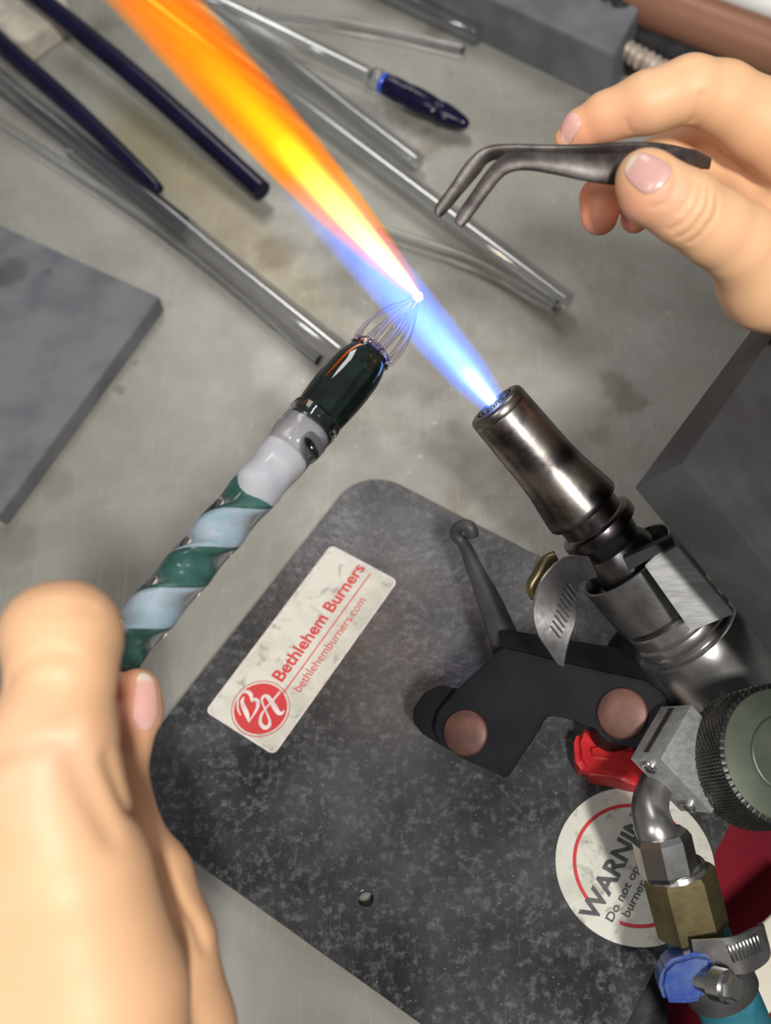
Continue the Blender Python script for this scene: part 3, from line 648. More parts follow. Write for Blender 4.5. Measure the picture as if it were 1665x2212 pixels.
# ------------------------------------------------------------------ clamp strap on the torch body, bar and graphite paddle
so_ = no+na*sp(446, 0)[0]
sc2 = root('strap_clamp', 'scratched steel strap clamp wrapped round the torch body with a flared slotted tail', 'strap clamp', so_)
mesh('clamp_band', *pipe(no, na, sp(448, 0)[0], sp(575, 0)[0], 119*KP, 113*KP, 72), M['cast'], sc2, sharp=35)
wt_ = [((1278, 1225, 312), (20, 46, 0)), ((1236, 1232, 306), (34, 60, 6)), ((1208, 1280, 301), (78, 66, 16)), ((1196, 1330, 299), (96, 34, 16)), ((1194, 1375, 299), (74, 18, 14)), ((1202, 1412, 300), (40, 14, 8)), ((1210, 1436, 301), (18, 8, 4))]
wt_ = [(np.array(W(*p)), dw(v)*rp(np.linalg.norm(v), p[2])) for p, v in wt_]
mesh('flared_tail', *ribbon(wt_, .0011, 8), M['cast'], sc2, sharp=40)
sv_ = []
for i in range(9):
    t = i/8; x, y = 1228-38*t, 1262+92*t; sv_.append(hexa(W(x, y, 298.2-1.6*t), dw((.62, .78, .12))*.0042, dw((.8, -.6, 0))*.0003, dw((0, 0, 1))*.0009, 0))
g = mesh('tail_slot_shade', *join(*sv_), M['black'], sc2, smooth=False); g['kind'] = 'stuff'  # black bars laid on the tail imitate the shade inside its slots
cr_ = [(1156, 1293, 322, 10), (1150, 1268, 322, 15), (1166, 1240, 322, 17), (1180, 1212, 322, 14), (1200, 1200, 322, 12)]
mesh('clamp_screw', *tube(rodpts(cr_), 12), M['brass'], sc2)
gp = root('graphite_paddle', 'thick dark graphite paddle block mounted beside the torch at right edge', 'graphite block', W(1474, 1000, 262))
k = 262/FPX*.001
gt, ga, gb = (unit(ldir(1474, 1000, v)) for v in ((.88, -.47, -.749), (.56, -.83, 1.18), (.63, .78, .249)))
Q = np.stack([gt, ga, gb]); U, _, Vt = np.linalg.svd(Q); Q = U@Vt; gt, ga, gb = (dw(q) for q in Q)
P1 = W(1474, 1000, 262); P1 = P1
mesh('graphite_slab', *hexa(P1, -gt*149*k, ga*.118, gb*.085, .0005), M['graphite_dark'], gp, sharp=30)
br = [(1392, 1222), (1450, 1166), (1586, 1326), (1492, 1363)]
def brd(x, y): return 303+.006*(y-1160)
mesh('mounting_bar', *prism([W(x, y, brd(x, y)) for x, y in br], dw((.3, -.1, 1))*.006, .0002), M['bar'], gp, sharp=30)
bb = [(1346, 1207), (1452, 1160), (1456, 1176), (1358, 1234)]
mesh('mounting_plate', *prism([W(x, y, 300) for x, y in bb], dw((.2, -.1, 1))*.008, .0001), M['bracket'], gp, sharp=30)
# ------------------------------------------------------------------ red clamp on the plate
rc = root('table_clamp', 'red plastic clamp lever on the base plate beside the warning label', 'clamp', T(1310, 1640, 6))
ro = [(1243, 1640), (1240, 1600), (1250, 1573), (1275, 1566), (1330, 1590), (1400, 1590), (1420, 1640), (1400, 1700), (1330, 1682), (1262, 1668)]
mesh('clamp_lever', *prism([T(x, y, 17) for x, y in ro], -UZ*.011, .002, 3), M['red'], rc, sharp=50)
ro2 = [(1268, 1610), (1300, 1604), (1380, 1620), (1380, 1650), (1300, 1640), (1272, 1634)]
mesh('lever_grip', *prism([T(x, y, 18.5) for x, y in ro2], -UZ*.003, .0012, 3), M['red'], rc, sharp=50)
# ================================================================== FLAMES
def flame(name, o, ax, L, Rprof, emis, absn, label, seg=32):
    """volume flame; local Z runs along the flame. emis: list of (color, strength, radial exponent curve, length curve)"""
    m, n, l = nt(name+'_gas'); n.remove(n['Principled BSDF'])
    tc = n.new('ShaderNodeTexCoord'); sx = n.new('ShaderNodeSeparateXYZ'); l.new(tc.outputs['Object'], sx.inputs[0])
    def ma(op, a, b=None, c=None):
        x = n.new('ShaderNodeMath'); x.operation = op
        for i, v in enumerate((a, b, c)):
            if v is None: continue
            if isinstance(v, (int, float)): x.inputs[i].default_value = v
            else: l.new(v, x.inputs[i])
        return x.outputs[0]
    def curve(src, pts):
        f = n.new('ShaderNodeFloatCurve'); c = f.mapping.curves[0]
        c.points[0].location = pts[0]; c.points[-1].location = pts[-1]
        for q in pts[1:-1]: c.points.new(*q)
        for q in c.points: q.handle_type = 'VECTOR'
        f.mapping.update(); l.new(src, f.inputs['Value']); return f.outputs[0]
    t = ma('DIVIDE', sx.outputs[2], L)
    r = ma('SQRT', ma('ADD', ma('MULTIPLY', sx.outputs[0], sx.outputs[0]), ma('MULTIPLY', sx.outputs[1], sx.outputs[1])))
    Rm = max(q[1] for q in Rprof)
    Rt = ma('MULTIPLY', curve(t, [(a, b/Rm) for a, b in Rprof]), Rm); rho = ma('DIVIDE', r, Rt)
    sh = None
    for col, st, pw_, rad, tp in emis:
        e = n.new('ShaderNodeEmission'); e.inputs[0].default_value = (*col, 1)
        g = ma('POWER', ma('MAXIMUM', ma('SUBTRACT', 1.0, ma('POWER', ma('DIVIDE', rho, rad), 2.0)), 0.0), pw_)
        l.new(ma('MULTIPLY', ma('MULTIPLY', g, curve(t, tp)), st), e.inputs[1])
        if sh is None: sh = e.outputs[0]
        else: a = n.new('ShaderNodeAddShader'); l.new(sh, a.inputs[0]); l.new(e.outputs[0], a.inputs[1]); sh = a.outputs[0]
    if absn:
        col, den, pw_, tp = absn; ab = n.new('ShaderNodeVolumeAbsorption'); ab.inputs[0].default_value = (*col, 1)
        g = ma('POWER', ma('MAXIMUM', ma('SUBTRACT', 1.0, ma('POWER', rho, 2.0)), 0.0), pw_)
        l.new(ma('MULTIPLY', ma('MULTIPLY', g, curve(t, tp)), den), ab.inputs[1])
        a = n.new('ShaderNodeAddShader'); l.new(sh, a.inputs[0]); l.new(ab.outputs[0], a.inputs[1]); sh = a.outputs[0]
    l.new(sh, n['Material Output'].inputs['Volume'])
    try: m.cycles.volume_step_rate = .5
    except Exception: pass
    ts = np.linspace(0, 1, 40); rr = np.interp(ts, [q[0] for q in Rprof], [q[1] for q in Rprof])*1.06
    V, F = lathe(list(zip(ts*L, rr)), np.zeros(3), np.array([0, 0, 1.]), seg)
    me = bpy.data.meshes.new(name); me.from_pydata(V.tolist(), [], F); me.materials.append(m); me.update()
    ob = bpy.data.objects.new(name, me); COL.link(ob); ob.location = Vector(o); ob.rotation_euler = Vector(ax).to_track_quat('Z', 'Y').to_euler()
    ob['label'] = label; ob['category'] = 'flame'
    return ob
tipc = C(903, 643, 311.5)
fa = dw(-AX)
flame('blue_flame', no+fa*.0004, fa, .085, [(0, .0043), (.12, .0062), (.3, .0070), (.5, .0074), (.8, .008), (1, .008)],
      [((.07, .20, 1.0), 150, .45, 1.0, [(0, .9), (.15, 1), (.5, .95), (.8, .4), (1, 0)]),
       ((.30, .70, 1.0), 230, 1.5, .72, [(0, 1), (.12, 1), (.3, .5), (.55, .22), (.8, .0), (1, 0)]),
       ((.85, .95, 1.0), 900, 2.0, .5, [(0, 1), (.06, .8), (.16, .05), (.3, 0), (1, 0)])],
      ((.35, .6, 1), 60, .7, [(0, 1), (.5, 1), (1, 0)]), 'blue jet flame shooting from the torch nozzle to the glass tip')
of0 = C(912, 648, 312.5); of1 = C(262, -80, 296); fo, fa2 = c2w(of0), dw(unit(of1-of0)); FL = np.linalg.norm(of1-of0)*.001*1.25
kk = 304/FPX*.001
flame('orange_flame', fo, fa2, FL, [(0, 10*kk), (.05, 27*kk), (.12, 42*kk), (.22, 56*kk), (.35, 68*kk), (.5, 75*kk), (.7, 80*kk), (.85, 84*kk), (1, 78*kk)],
      [((1.0, .125, .012), 135, .32, 1.0, [(0, 1), (.3, 1), (.5, .8), (.65, .6), (.8, .42), (1, 0)]),
       ((1.0, .62, .02), 420, 1.8, .66, [(0, 1), (.1, 1), (.28, .75), (.42, .32), (.6, .08), (.8, 0), (1, 0)]),
       ((1.0, .92, .45), 1200, 1.8, .64, [(0, 1), (.08, 1), (.18, .5), (.28, .16), (.4, .0), (1, 0)])],
      ((.98, .86, 0.0), 330, .35, [(0, 1), (.3, .95), (.5, .8), (.7, .5), (.85, .3), (1, 0)]), 'long orange and yellow flame flaring from the glass tip to upper left')
# ================================================================== PENDANT
pa, pb = C(221, 1451, 268), C(905, 639, 312); pax = unit(pb-pa); PLn = np.linalg.norm(pb-pa)
pdo, pdw = c2w(pa), dw(pax); px_, py_ = perp(pdw)
def psz(tpx): # image distance from (285,1375) along the pendant -> metres from pa
    x, y = 285+.643*tpx, 1375-.766*tpx
    r = C(x, y, 1.0); # closest point of ray and axis
    A = np.array([[pax@pax, -(pax@r)], [pax@r, -(r@r)]]); b = np.array([-(pa@pax), -(pa@r)]); s, _ = np.linalg.solve(A, b); return s*.001
pen = root('glass_pendant', 'twisted sea-green and milky blue glass pendant with black bulb held in the flame', 'glass pendant', pdo)
def pfrm(s, rx, ry): return pdo+pdw*s+px_*rx+py_*ry
s_lo, s_w0, s_w1 = 0.0, psz(330), psz(560)
PITCH = .0262; rg = .0062
# the twisted flat ribbon: one side milky blue, the other green
def helic(s): return 2*math.pi*s/PITCH+PH0
PH0 = 2.2
def twist(s0, s1, wdt, th, side, m, name, n=150, cols=9):
    V = []; F = []
    for i in range(n+1):
        s = s0+(s1-s0)*i/n; ph = helic(s); cx, sx_ = math.cos(ph), math.sin(ph)
        for j in range(cols):
            u = -1+2*j/(cols-1); w = u*wdt; h = side*(th*(1-u*u)**.5*.95+.00015)
            V.append(pfrm(s, w*cx-h*sx_, w*sx_+h*cx))
        for j in range(cols-2, 0, -1):
            u = -1+2*j/(cols-1); w = u*wdt; V.append(pfrm(s, w*cx, w*sx_))
    k_ = cols*2-2
    R = [np.array(V[i*k_:(i+1)*k_]) for i in range(n+1)]
    return mesh(name, *rings_to_mesh(R), m, pen)
twist(s_lo, psz(455), .0053, .0026, 1, M['opal'], 'milky_blue_ribbon')
twist(s_lo, psz(455), .0053, .0026, -1, M['green'], 'sea_green_ribbon')
def bodyfn(s, r, a):
    ph = helic(s); return r*(1+.035*np.cos(2*(a-ph)))
pr = [(s_lo, .0055)]+[(s, rg) for s in np.linspace(s_lo+.0004, psz(390), 120)]+[(s, .0062+.0004*math.sin((s-psz(390))/(psz(600)-psz(390))*3.1)) for s in np.linspace(psz(392), psz(600), 40)]+[(psz(604), .004)]
mesh('clear_casing', *lathe(pr, pdo, pdw, 72, fn=bodyfn), M['clear'], pen)
wpr = [(psz(t), r*.001) for t, r in ((372, .4), (384, 2.4), (408, 4.6), (430, 5.3), (450, 5.3), (490, 5.0), (530, 5.1), (560, 5.2), (590, 4.6), (606, 3.0), (614, .4))]
def wfn(s, r, a): return r*(1+.07*np.cos(2*(a-helic(s)))+.03*np.cos(a*3+s*900))
mesh('milky_core', *lathe([tuple(q[:2]) for q in catmull([(a, b, 0) for a, b in wpr], 5)], pdo, pdw, 56, fn=wfn), M['white'], pen)
bpr = [(psz(t), r*.001) for t, r in ((586, 1.0), (592, 4.4), (602, 6.2), (630, 7.0), (680, 7.5), (725, 7.4), (758, 7.1), (784, 6.2), (800, 4.8), (809, 2.9), (813, .2))]
kc = C(664, 962, 291)
kx = dw(unit((.766, .643, 0)))
mesh('clear_knob', *lathe([(-.0046, .0002), (-.004, .0018), (-.0022, .0030), (0, .0034), (.0022, .0030), (.004, .0018), (.0046, .0002)], c2w(kc), dw(unit((.5, .86, 0))), 40), M['clear'], pen)
mesh('smoky_streak', *tube([(*W(655, 945, 289), .0004), (*W(668, 960, 288.5), .0011), (*W(680, 982, 289), .0010), (*W(668, 992, 290), .0004)], 12), M['blackglass'], pen)
mesh('black_bulb', *lathe([tuple(q[:2]) for q in catmull([(a, b, 0) for a, b in bpr], 6)], pdo, pdw, 72), M['blackglass'], pen)
npr = [(psz(t), r*.001) for t, r in ((520, 6.0), (535, 6.9), (552, 7.3), (570, 7.5), (590, 7.3), (602, 7.6), (612, 7.5), (622, 7.3))]
V_, F_ = lathe([tuple(q[:2]) for q in catmull([(a, b, 0) for a, b in npr], 5)]+[(psz(618), .0069), (psz(596), .0064), (psz(560), .0062), (psz(520), .0059)], pdo, pdw, 64, cap=False)
mesh('clear_neck_ring', V_, F_, M['clear'], pen)
# cage of drawn threads to the glowing tip
s_t = PLn*.001; s_b = psz(800)
mesh('clear_rim', *lathe([(psz(782), .0060), (psz(796), .0062), (psz(808), .0056), (psz(815), .0042), (psz(811), .0040), (psz(800), .0050), (psz(786), .0052), (psz(782), .0060)], pdo, pdw, 48, cap=False), M['thread'], pen)
for i in range(9):
    a = 2*math.pi*i/9+.3; jt = random.uniform(-.25, .25); P = []
    for u, r in ((0, 5.6), (.12, 6.5), (.35, 6.3), (.6, 4.6), (.82, 2.0), (1, .35)):
        P.append((*pfrm(s_b+(s_t-s_b)*u, r*.001*math.cos(a+jt*u), r*.001*math.sin(a+jt*u)), (.00046 if u < .9 else .00030)))
    mesh('glass_thread', *tube(P, 8, 5), M['thread'], pen)
    bq = pfrm(s_b, .0057*math.cos(a), .0057*math.sin(a)); mesh('glass_bead', *lathe([(-.0008, .0001), (-.0006, .0006), (0, .0009), (.0006, .0006), (.0008, .0001)], bq, pdw, 12), M['thread'], pen)
for i in range(4):
    a = 2*math.pi*i/4; P = [(*pfrm(s_b+(s_t-s_b)*u, r*.001*math.cos(a), r*.001*math.sin(a)), .00035) for u, r in ((0, 2.4), (.4, 2.8), (.75, 1.5), (1, .2))]
    mesh('glass_thread', *tube(P, 8, 5), M['thread'], pen)
mesh('glowing_tip', *lathe([(-.0022, .0002), (-.0012, .0007), (-.0003, .0010), (.0006, .0009), (.0011, .0003)], pfrm(s_t, 0, 0), pdw, 20), M['hot'], pen)
# ================================================================== TWEEZERS
tw = root('tweezers', 'bent-tip steel tweezers pinched between right thumb and index finger', 'tweezers', W(1330, 350, 270))
def arm(st, th, m, name):
    st = [(np.array(W(*p)), dw(v)*rp(np.linalg.norm(v), p[2])) for p, v in st]; return mesh(name, *ribbon(st, th, 6), m, tw, sharp=50)
arm([((990, 486, 262), (16, 10, 0)), ((998, 472, 262), (24, 17, 0)), ((1032, 424, 262), (25, 20, 0)), ((1068, 376, 262), (25, 24, 0)), ((1098, 352, 262), (12, 40, 0)), ((1140, 348, 262), (3, 40, 0)), ((1200, 354, 262), (-2, 46, 3)),
     ((1270, 362, 262), (-4, 58, 4)), ((1340, 366, 263), (-4, 66, 5)), ((1420, 356, 266), (-4, 60, 8)), ((1490, 345, 270), (-4, 44, 10)), ((1530, 352, 275), (-3, 22, 10))], .0013, M['tweezer'], 'tweezer_arm')
arm([((944, 466, 268), (12, 8, 0)), ((952, 452, 268), (22, 14, 8)), ((985, 410, 268), (24, 18, 10)), ((1022, 362, 268), (26, 24, 14)), ((1052, 334, 268), (10, 26, 20)), ((1100, 326, 268), (0, 22, 22)), ((1180, 327, 268), (-1, 20, 24)),
     ((1270, 328, 269), (-1, 22, 30)), ((1340, 326, 271), (-1, 26, 34)), ((1420, 330, 273), (-1, 30, 34)), ((1490, 342, 275), (-1, 30, 24)), ((1532, 354, 277), (-1, 20, 12))], .0013, M['tweezer'], 'tweezer_arm')
# ================================================================== RIGHT HAND
rh = Blob(3.0)
rh.chain([(1396, 388, 256, 66), (1412, 410, 256, 76), (1478, 448, 258, 80), (1545, 492, 262, 82), (1600, 528, 266, 86), (1668, 596, 275, 120), (1780, 610, 290, 140), (1950, 540, 298, 170)], 3.5)
rh.chain([(1226, 300, 285, 28), (1256, 278, 283, 41), (1310, 252, 280, 52), (1400, 222, 276, 66), (1494, 192, 274, 70), (1560, 212, 277, 78), (1640, 262, 281, 88), (1780, 340, 288, 120)], 3.0)
rh.chain([(1294, 468, 284, 40), (1300, 430, 287, 46), (1350, 380, 293, 50), (1470, 330, 299, 56), (1600, 360, 299, 72), (1800, 430, 300, 110)], 2.0)
rh.chain([(1370, 474, 291, 30), (1392, 440, 295, 40), (1450, 400, 302, 48), (1560, 390, 308, 60), (1800, 500, 308, 110)], 2.0)
rh.chain([(1660, 430, 300, 70), (1700, 470, 300, 110), (1850, 450, 300, 170), (2150, 470, 300, 190), (2500, 500, 305, 190)], 4.0)
for pts in ([(1516, 395), (1508, 440), (1480, 478), (1447, 498)], [(1532, 405), (1527, 450), (1500, 490), (1465, 515)], [(1500, 392), (1492, 425), (1468, 458)], [(1550, 425), (1545, 465), (1520, 500), (1490, 525)]): rh.groove(pts, .55, .75)
rh.groove([(1448, 345), (1462, 395), (1440, 440), (1408, 448)], .7, .35)
rh.groove([(1360, 284), (1352, 262)], .8, .35); rh.groove([(1516, 205), (1508, 240), (1496, 262)], 1.0, .7)
rh.commit()
lo = np.array([36, -128, 225]); hi = np.array([190, 40, 345])
V, F = rh.net(lo, hi, .6)
sp_ = [(C(1380, 470, 250), 7, RED, .5), (C(1345, 420, 250), 6, RED, .35), (C(1450, 420, 248), 6, (.72, .42, .32), .4), (C(1240, 300, 276), 7, RED, .75), (C(1295, 470, 282), 12, RED, .9), (C(1370, 475, 288), 8, RED, .9), (C(1340, 280, 270), 7, RED, .5), (C(1500, 190, 262), 11, PALE, .6)]
hand_r = mesh('right_hand', c2w(V), F, M['skin'], label='right hand of a person pinching bent tweezers, coming in from the right edge', cat='hand', colors=skin_colors(V, sp_))
q = rh.trace_px(1398, 366)
nrm = -unit(C(1412, 378, 1.0))+np.array([-.05, -.20, 0])
nail(rh, q, nrm, (-.83, -.52, 0), 10.5, 12.5, hand_r, free=.12, tint=(.66, .37, .32))
q = rh.trace_px(1226, 283); nail(rh, q, unit((-.55, -.55, -.6)), (-.8, .6, .1), 8, 7.0, hand_r)
# ================================================================== LEFT HAND
lh = Blob(4.0)
lh.chain([(100, 1700, 208, 142), (122, 1560, 205, 124), (134, 1450, 203, 116), (136, 1384, 205, 118)], 6)
lh.chain([(98, 1366, 208, 92), (154, 1362, 208, 92)], 5)
lh.chain([(136, 1384, 208, 114), (150, 1410, 232, 100), (172, 1440, 250, 78), (192, 1450, 262, 56)], 3)
lh.chain([(90, 1690, 206, 150), (150, 1900, 206, 178), (200, 2150, 208, 205), (200, 2450, 212, 215), (160, 2900, 225, 230)], 8)
lh.chain([(-60, 1740, 212, 150), (-20, 1950, 210, 190), (30, 2200, 210, 210), (40, 2500, 214, 220), (60, 2900, 225, 230)], 8)
lh.chain([(-60, 1745, 212, 120), (-75, 1660, 214, 104), (-40, 1640, 240, 80), (90, 1580, 264, 60)], 3)
lh.chain([(-200, 1860, 220, 140), (-190, 1760, 222, 98), (-130, 1740, 248, 78), (20, 1680, 268, 58)], 3)
lh.chain([(-240, 1980, 226, 120), (-260, 1890, 228, 88), (-190, 1850, 250, 70), (-60, 1790, 262, 52)], 3)
lh.chain([(-190, 1900, 220, 130), (-120, 2250, 215, 190), (-40, 2600, 220, 220)], 8)
lh.chain([(298, 1492, 262, 48), (284, 1530, 262, 68), (254, 1610, 260, 70), (240, 1680, 257, 78), (282, 1800, 250, 68), (318, 1900, 243, 98), (350, 2040, 236, 116), (350, 2230, 230, 160), (290, 2500, 226, 200)], 3.5)
lh.groove([(255, 1612), (280, 1625), (310, 1650)], .7, .45); lh.groove([(285, 1710), (305, 1725), (330, 1752)], .6, .3)
lh.groove([(15, 1470), (60, 1422), (110, 1406), (150, 1412)], 1.4, .8)
lh.groove([(-10, 1620), (60, 1596), (130, 1586)], 2.6, 1.6); lh.groove([(90, 1304), (150, 1308), (205, 1306)], .7, .5); lh.groove([(85, 1322), (150, 1326), (208, 1322)], .6, .4)
lh.groove([(160, 1640), (195, 1720), (240, 1800)], 2.5, 1.0); lh.groove([(235, 1640), (275, 1740), (340, 1860), (440, 2040)], 1.6, 1.1)
lh.commit()
V, F = lh.net(np.array([-125, 8, 178]), np.array([-18, 168, 280]), 1.0)
sp_ = [(C(270, 1470, 250), 9, RED, .85), (C(265, 1560, 248), 9, RED, .6), (C(310, 1500, 255), 10, RED, .4), (C(70, 1620, 195), 10, (.76, .46, .32), .4), (C(150, 1700, 190), 10, (.78, .47, .33), .4), (C(110, 1400, 190), 14, PALE, .5), (C(100, 2000, 185), 22, PALE, .6)]
hand_l = mesh('left_hand', c2w(V), F, M['skin'], label='left hand of a person gripping the glass pendant, filling the lower left corner', cat='hand', colors=skin_colors(V, sp_))
q = lh.trace_px(318, 1515); nail(lh, q, unit((.62, -.12, -.75)), (.12, -1, 0), 13.5, 9.5, hand_l, free=.13)
# ================================================================== ROUND THE BENCH
def ontable(pts, z): return [T(x, y, z) for x, y in pts]
mesh('graphite_plate', *prism(ontable([(-300, 352), (345, 642), (0, 1112), (-420, 900)], 8), -UZ*.008, .0004), M['graphite'], sharp=30,
     label='flat grey graphite plate with a dark spot, on the bench at left edge', cat='graphite plate')
gx = prism(ontable([(700, -165), (1327, 122), (1389, 0), (1020, -180)], 26), -UZ*.026, .0006)
gb_ = root('graphite_block', 'thick grey graphite block with round sockets, on the bench at top right', 'graphite block', T(1200, 60, 0))
mesh('block_body', *gx, M['graphite'], gb_, sharp=30)
for x, y, r in ((1340, 6, .0048), (1312, -4, .0036), (1262, -10, .003)):
    mesh('socket', *pipe(T(x, y, 26), -UZ, -.0002, .004, r, r*.8, 28), M['graphite_dark'], gb_, sharp=30)
    mesh('socket_shade_disc', *lathe([(0, .0001), (0, r*.85), (.0003, r*.85)], T(x, y, 26.1), UZ, 24), M['black'], gb_)  # black disc on the solid top stands in for the shaded socket depth
def tround(a, b, z, r, ext0=0, ext1=0):
    A, B = T(*a, z), T(*b, z); d = unit(B-A); return A-d*ext0, B+d*ext1
A, B = tround((1370, -5), (1700, 118), 22, .012, .0, .08)
bt = root('brown_tube', 'thick copper-brown tube lying behind the graphite block, top right corner', 'tube', (*A[:2], .01))
mesh('tube_body', *tube([(*A, .0118), (*B, .0118)], 40), M['brown'], bt, sharp=50)
mt_ = lambda V: T(1432, 8, 34)+V[:, :1]*unit(B-A)+V[:, 1:2]*np.cross(UZ, unit(B-A))+V[:, 2:3]*UZ
A2, B2 = tround((1440, -40), (1700, 55), 26, .01, .02, .1)
A2 = A2+np.array([0, .014, 0]); B2 = B2+np.array([0, .014, 0])
mesh('white_tube', *tube([(*A2, .008), (*B2, .008)], 32), M['whitetube'], sharp=50, label='white enamelled tube behind the brown tube, top right corner', cat='tube')
hz = [(*T(1345, 70, 8), .007), (*T(1430, 100, 8), .008), (*T(1530, 140, 8), .008), (*T(1700, 190, 8), .008)]
V_, F_ = tube(hz, 24, 24); nr = len(V_)//24
for i in range(nr):
    c = V_[i*24:(i+1)*24].mean(0); V_[i*24:(i+1)*24] = c+(V_[i*24:(i+1)*24]-c)*(1+.10*(i % 2))
mesh('ribbed_hose', V_, F_, M['black'], label='black ribbed hose lying behind the right hand beside the brown tube', cat='hose')
A, B = T(1352, 108, 14), T(1470, 178, 12)
V_, F_ = tube([(*A, .0045), (*(A*.5+B*.5), .0048), (*B, .0048)], 24, 30); nr = len(V_)//24
for i in range(nr):
    c = V_[i*24:(i+1)*24].mean(0); V_[i*24:(i+1)*24] = c+(V_[i*24:(i+1)*24]-c)*(1+.16*math.sin(i*.85))
mesh('ribbed_fitting', V_, F_, M['spring'], label='small beige ribbed fitting between graphite block and right hand', cat='fitting')
mesh('firebrick', *prism(ontable([(-160, -60), (112, -62), (150, 22), (45, 98), (-60, 25)], 12), -UZ*.012, .0008), M['brick'],
     sharp=30, label='small pale firebrick under the dark rods in the top left corner', cat='firebrick')
# dark blue glass rods
def rod(name, pts, m, label, cat='glass rod', group=None, k=1, seg=24):
    P = [(*T(x, y, z), r*.001) for x, y, z, r in pts]
    return mesh(name, *tube(P, seg, 4), m, sharp=50, label=label, cat=cat, group='clear glass rods on the bench' if m == M['clear'] else 'dark navy glass rods on the bench')
rod('glass_rod', [(-60, -115, 24, 5.2), (250, 130, 17, 5.2), (566, 412, 8, 4.6)], M['darkglass'], 'dark navy glass rod running from top left to beneath the orange flame')
rod('glass_rod', [(-150, -60, 20, 5.0), (0, 92, 18, 5.0), (160, 235, 16, 4.6), (325, 392, 14, 3.2), (345, 414, 13, 1.4)], M['darkglass'], 'dark navy glass rod with pointed end at left, crossing over the clear tubes')
rod('glass_rod', [(-200, 35, 5, 2.0), (0, 190, 5, 2.6), (200, 335, 5, 4.2), (392, 484, 5, 4.4)], M['darkglass'], 'dark navy glass rod widening to a blunt end, lowest of the three at left')
# clear tubes
def ctube(name, a, b, z, ro, ri, label, ext0=.0, ext1=0, m=None):
    A, B = tround(a, b, z, ro, ext0, ext1); d = unit(B-A); L = np.linalg.norm(B-A)
    return mesh(name, *pipe(A, d, 0, L, ro, ri, 40, ro*.08), m or M['tubing'], sharp=50, label=label, cat='glass tube', group='clear glass tubes on the bench')
ctube('glass_tube', (0, 172), (735, 765), 11, .0052, .0040, 'long clear glass tube from left edge to behind the black pendant bulb', .05)
ctube('glass_tube', (330, -10), (1222, 655), 8, .0052, .0040, 'longest clear glass tube, ending right of the flame near the nozzle', .06)
ctube('glass_tube', (400, -30), (900, 352), 6, .0048, .0036, 'clear glass tube ending left of the tweezer tips', .05)
ctube('glass_tube', (740, -60), (1036, 76), 6, .0052, .0036, 'short clear glass tube in front of the graphite block at the top', .04)
rod('glass_rod', [(560, 25, 3, 2.4), (800, 62, 3, 2.4), (1000, 108, 3, 2.4)], M['clear'], 'thin clear glass rod behind the blue tipped glass tool')
rod('glass_rod', [(-80, 215, 3, 2.6), (320, 480, 3, 2.6), (690, 778, 3, 2.6)], M['clear'], 'thin clear glass rod just left of the long clear tube')
rod('glass_rod', [(150, 330, 2.5, 2.0), (470, 585, 2.5, 2.0), (720, 800, 2.5, 2.0)], M['clear'], 'thin clear glass rod next to the grey graphite plate')
rod('glass_rod', [(820, 495, 3, 2.4), (1010, 560, 3, 2.4), (1200, 660, 3, 2.4)], M['clear'], 'thin clear glass rod below the longest tube, right of the flame')
# dab tool: clear handle with dark blue tip
dt = root('blue_tipped_glass_tool', 'clear glass handle with bubbled dark blue glass tip, lying on the bench above the flame', 'glass tool', T(800, 170, 0))
A, B = T(440, -10, 24), T(812, 172, 11); d = unit(B-A)
mesh('clear_handle', *pipe(A-d*.015, d, 0, np.linalg.norm(B-A)+.010, .0046, .0034, 36, .0004), M['tubing'], dt, sharp=50)
mesh('clear_bead', *lathe([(-.004, .001), (-.003, .0045), (-.001, .0056), (.001, .0056), (.003, .0048), (.004, .001)], B, d, 36), M['clear'], dt)
E_ = T(1012, 272, 6); d2 = unit(E_-B); L = np.linalg.norm(E_-B)
mesh('blue_rim', *lathe([(.0035, .001), (.0038, .0050), (.005, .0054), (.0062, .0051), (.0064, .001)], B, d2, 36), mat('cobalt_glass', (.02, .08, .6), .1, coat=.8), dt)
q = [(.006, .0050), (.012, .0056), (.018, .0054), (.022, .0058), (.03, .0056), (.036, .0048), (.039, .0052), (.044, .0046), (L*.93, .0034), (L*.98, .0022), (L, .0003)]
q = [a for a in q if a[0] <= L]; q = sorted(q)
mesh('dark_blue_tip', *lathe([tuple(c[:2]) for c in catmull([(a, b, 0) for a, b in q], 4)], B, d2, 40), M['darkglass'], dt)
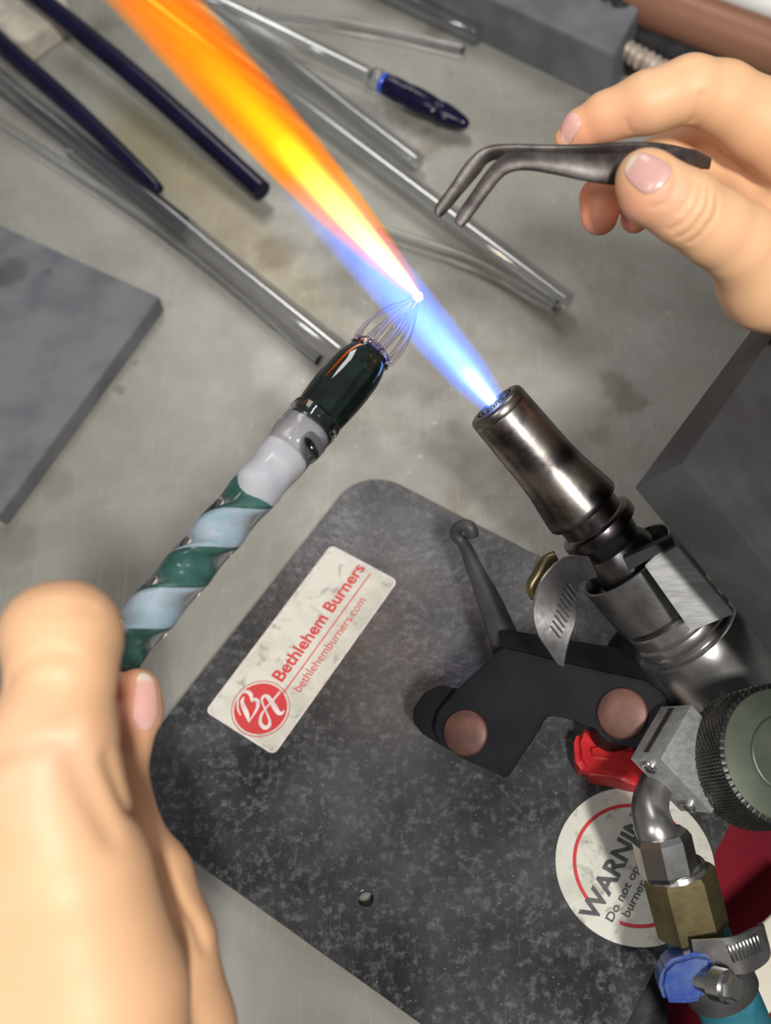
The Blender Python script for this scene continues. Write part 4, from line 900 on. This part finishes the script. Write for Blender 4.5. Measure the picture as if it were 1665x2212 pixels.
for s, a in ((.009, .4), (.021, .2), (.023, -.5), (.036, .1), (.038, -.4), (.043, .2)):
    x, y = perp(d2); qn = unit(CAMPOS-B); qn = unit(qn-(qn@d2)*d2); qs = np.cross(d2, qn); nn = unit(qn*math.cos(a)+qs*math.sin(a))
    mesh('bubble', *lathe([(-.0003, .0011), (.0003, .0010), (.0008, .0006), (.001, .0001)], B+d2*s+nn*.0052, nn, 16), M['clear'], dt)

# spills and burn marks of their own on the bench and the grey plate
def stain(o, pts, col):
    m = o.data.materials[0].copy(); o.data.materials[0] = m; n, l = m.node_tree.nodes, m.node_tree.links; b = n['Principled BSDF']
    tc = n.new('ShaderNodeTexCoord').outputs['Object']
    nz = n.new('ShaderNodeTexNoise'); nz.inputs['Scale'].default_value = 130; l.new(tc, nz.inputs['Vector'])
    va = n.new('ShaderNodeVectorMath'); va.operation = 'SCALE'; va.inputs['Scale'].default_value = .012; l.new(nz.outputs['Color'], va.inputs[0])
    vb = n.new('ShaderNodeVectorMath'); vb.operation = 'ADD'; l.new(tc, vb.inputs[0]); l.new(va.outputs[0], vb.inputs[1])
    cur = b.inputs['Base Color'].links[0].from_socket
    for p, rad, amt in pts:
        q = Vector(p)-o.location+Vector((.006, .006, .006)); d = n.new('ShaderNodeVectorMath'); d.operation = 'DISTANCE'; d.inputs[1].default_value = q; l.new(vb.outputs[0], d.inputs[0])
        cur = mixc(n, l, rng_map(n, l, d.outputs['Value'], rad, rad*.55, 0, amt), cur, col)
    l.new(cur, b.inputs['Base Color'])
O = bpy.data.objects
stain(O['graphite_plate'], [(T(15, 590, 8), .0115, .6), (T(-15, 600, 8), .010, .6), (T(105, 585, 8), .003, .5)], (.06, .06, .062))
stain(O['workbench_top'], [(T(1325, 832, 0), .0085, .5), (T(1362, 868, 0), .0085, .55), (T(1305, 945, 0), .006, .3), (T(292, 785, 0), .0035, .5), (T(255, 838, 0), .003, .5), (T(600, 545, 0), .013, .35), (T(30, 1170, 0), .012, .3), (T(120, 1045, 0), .009, .25)], (.13, .105, .07))
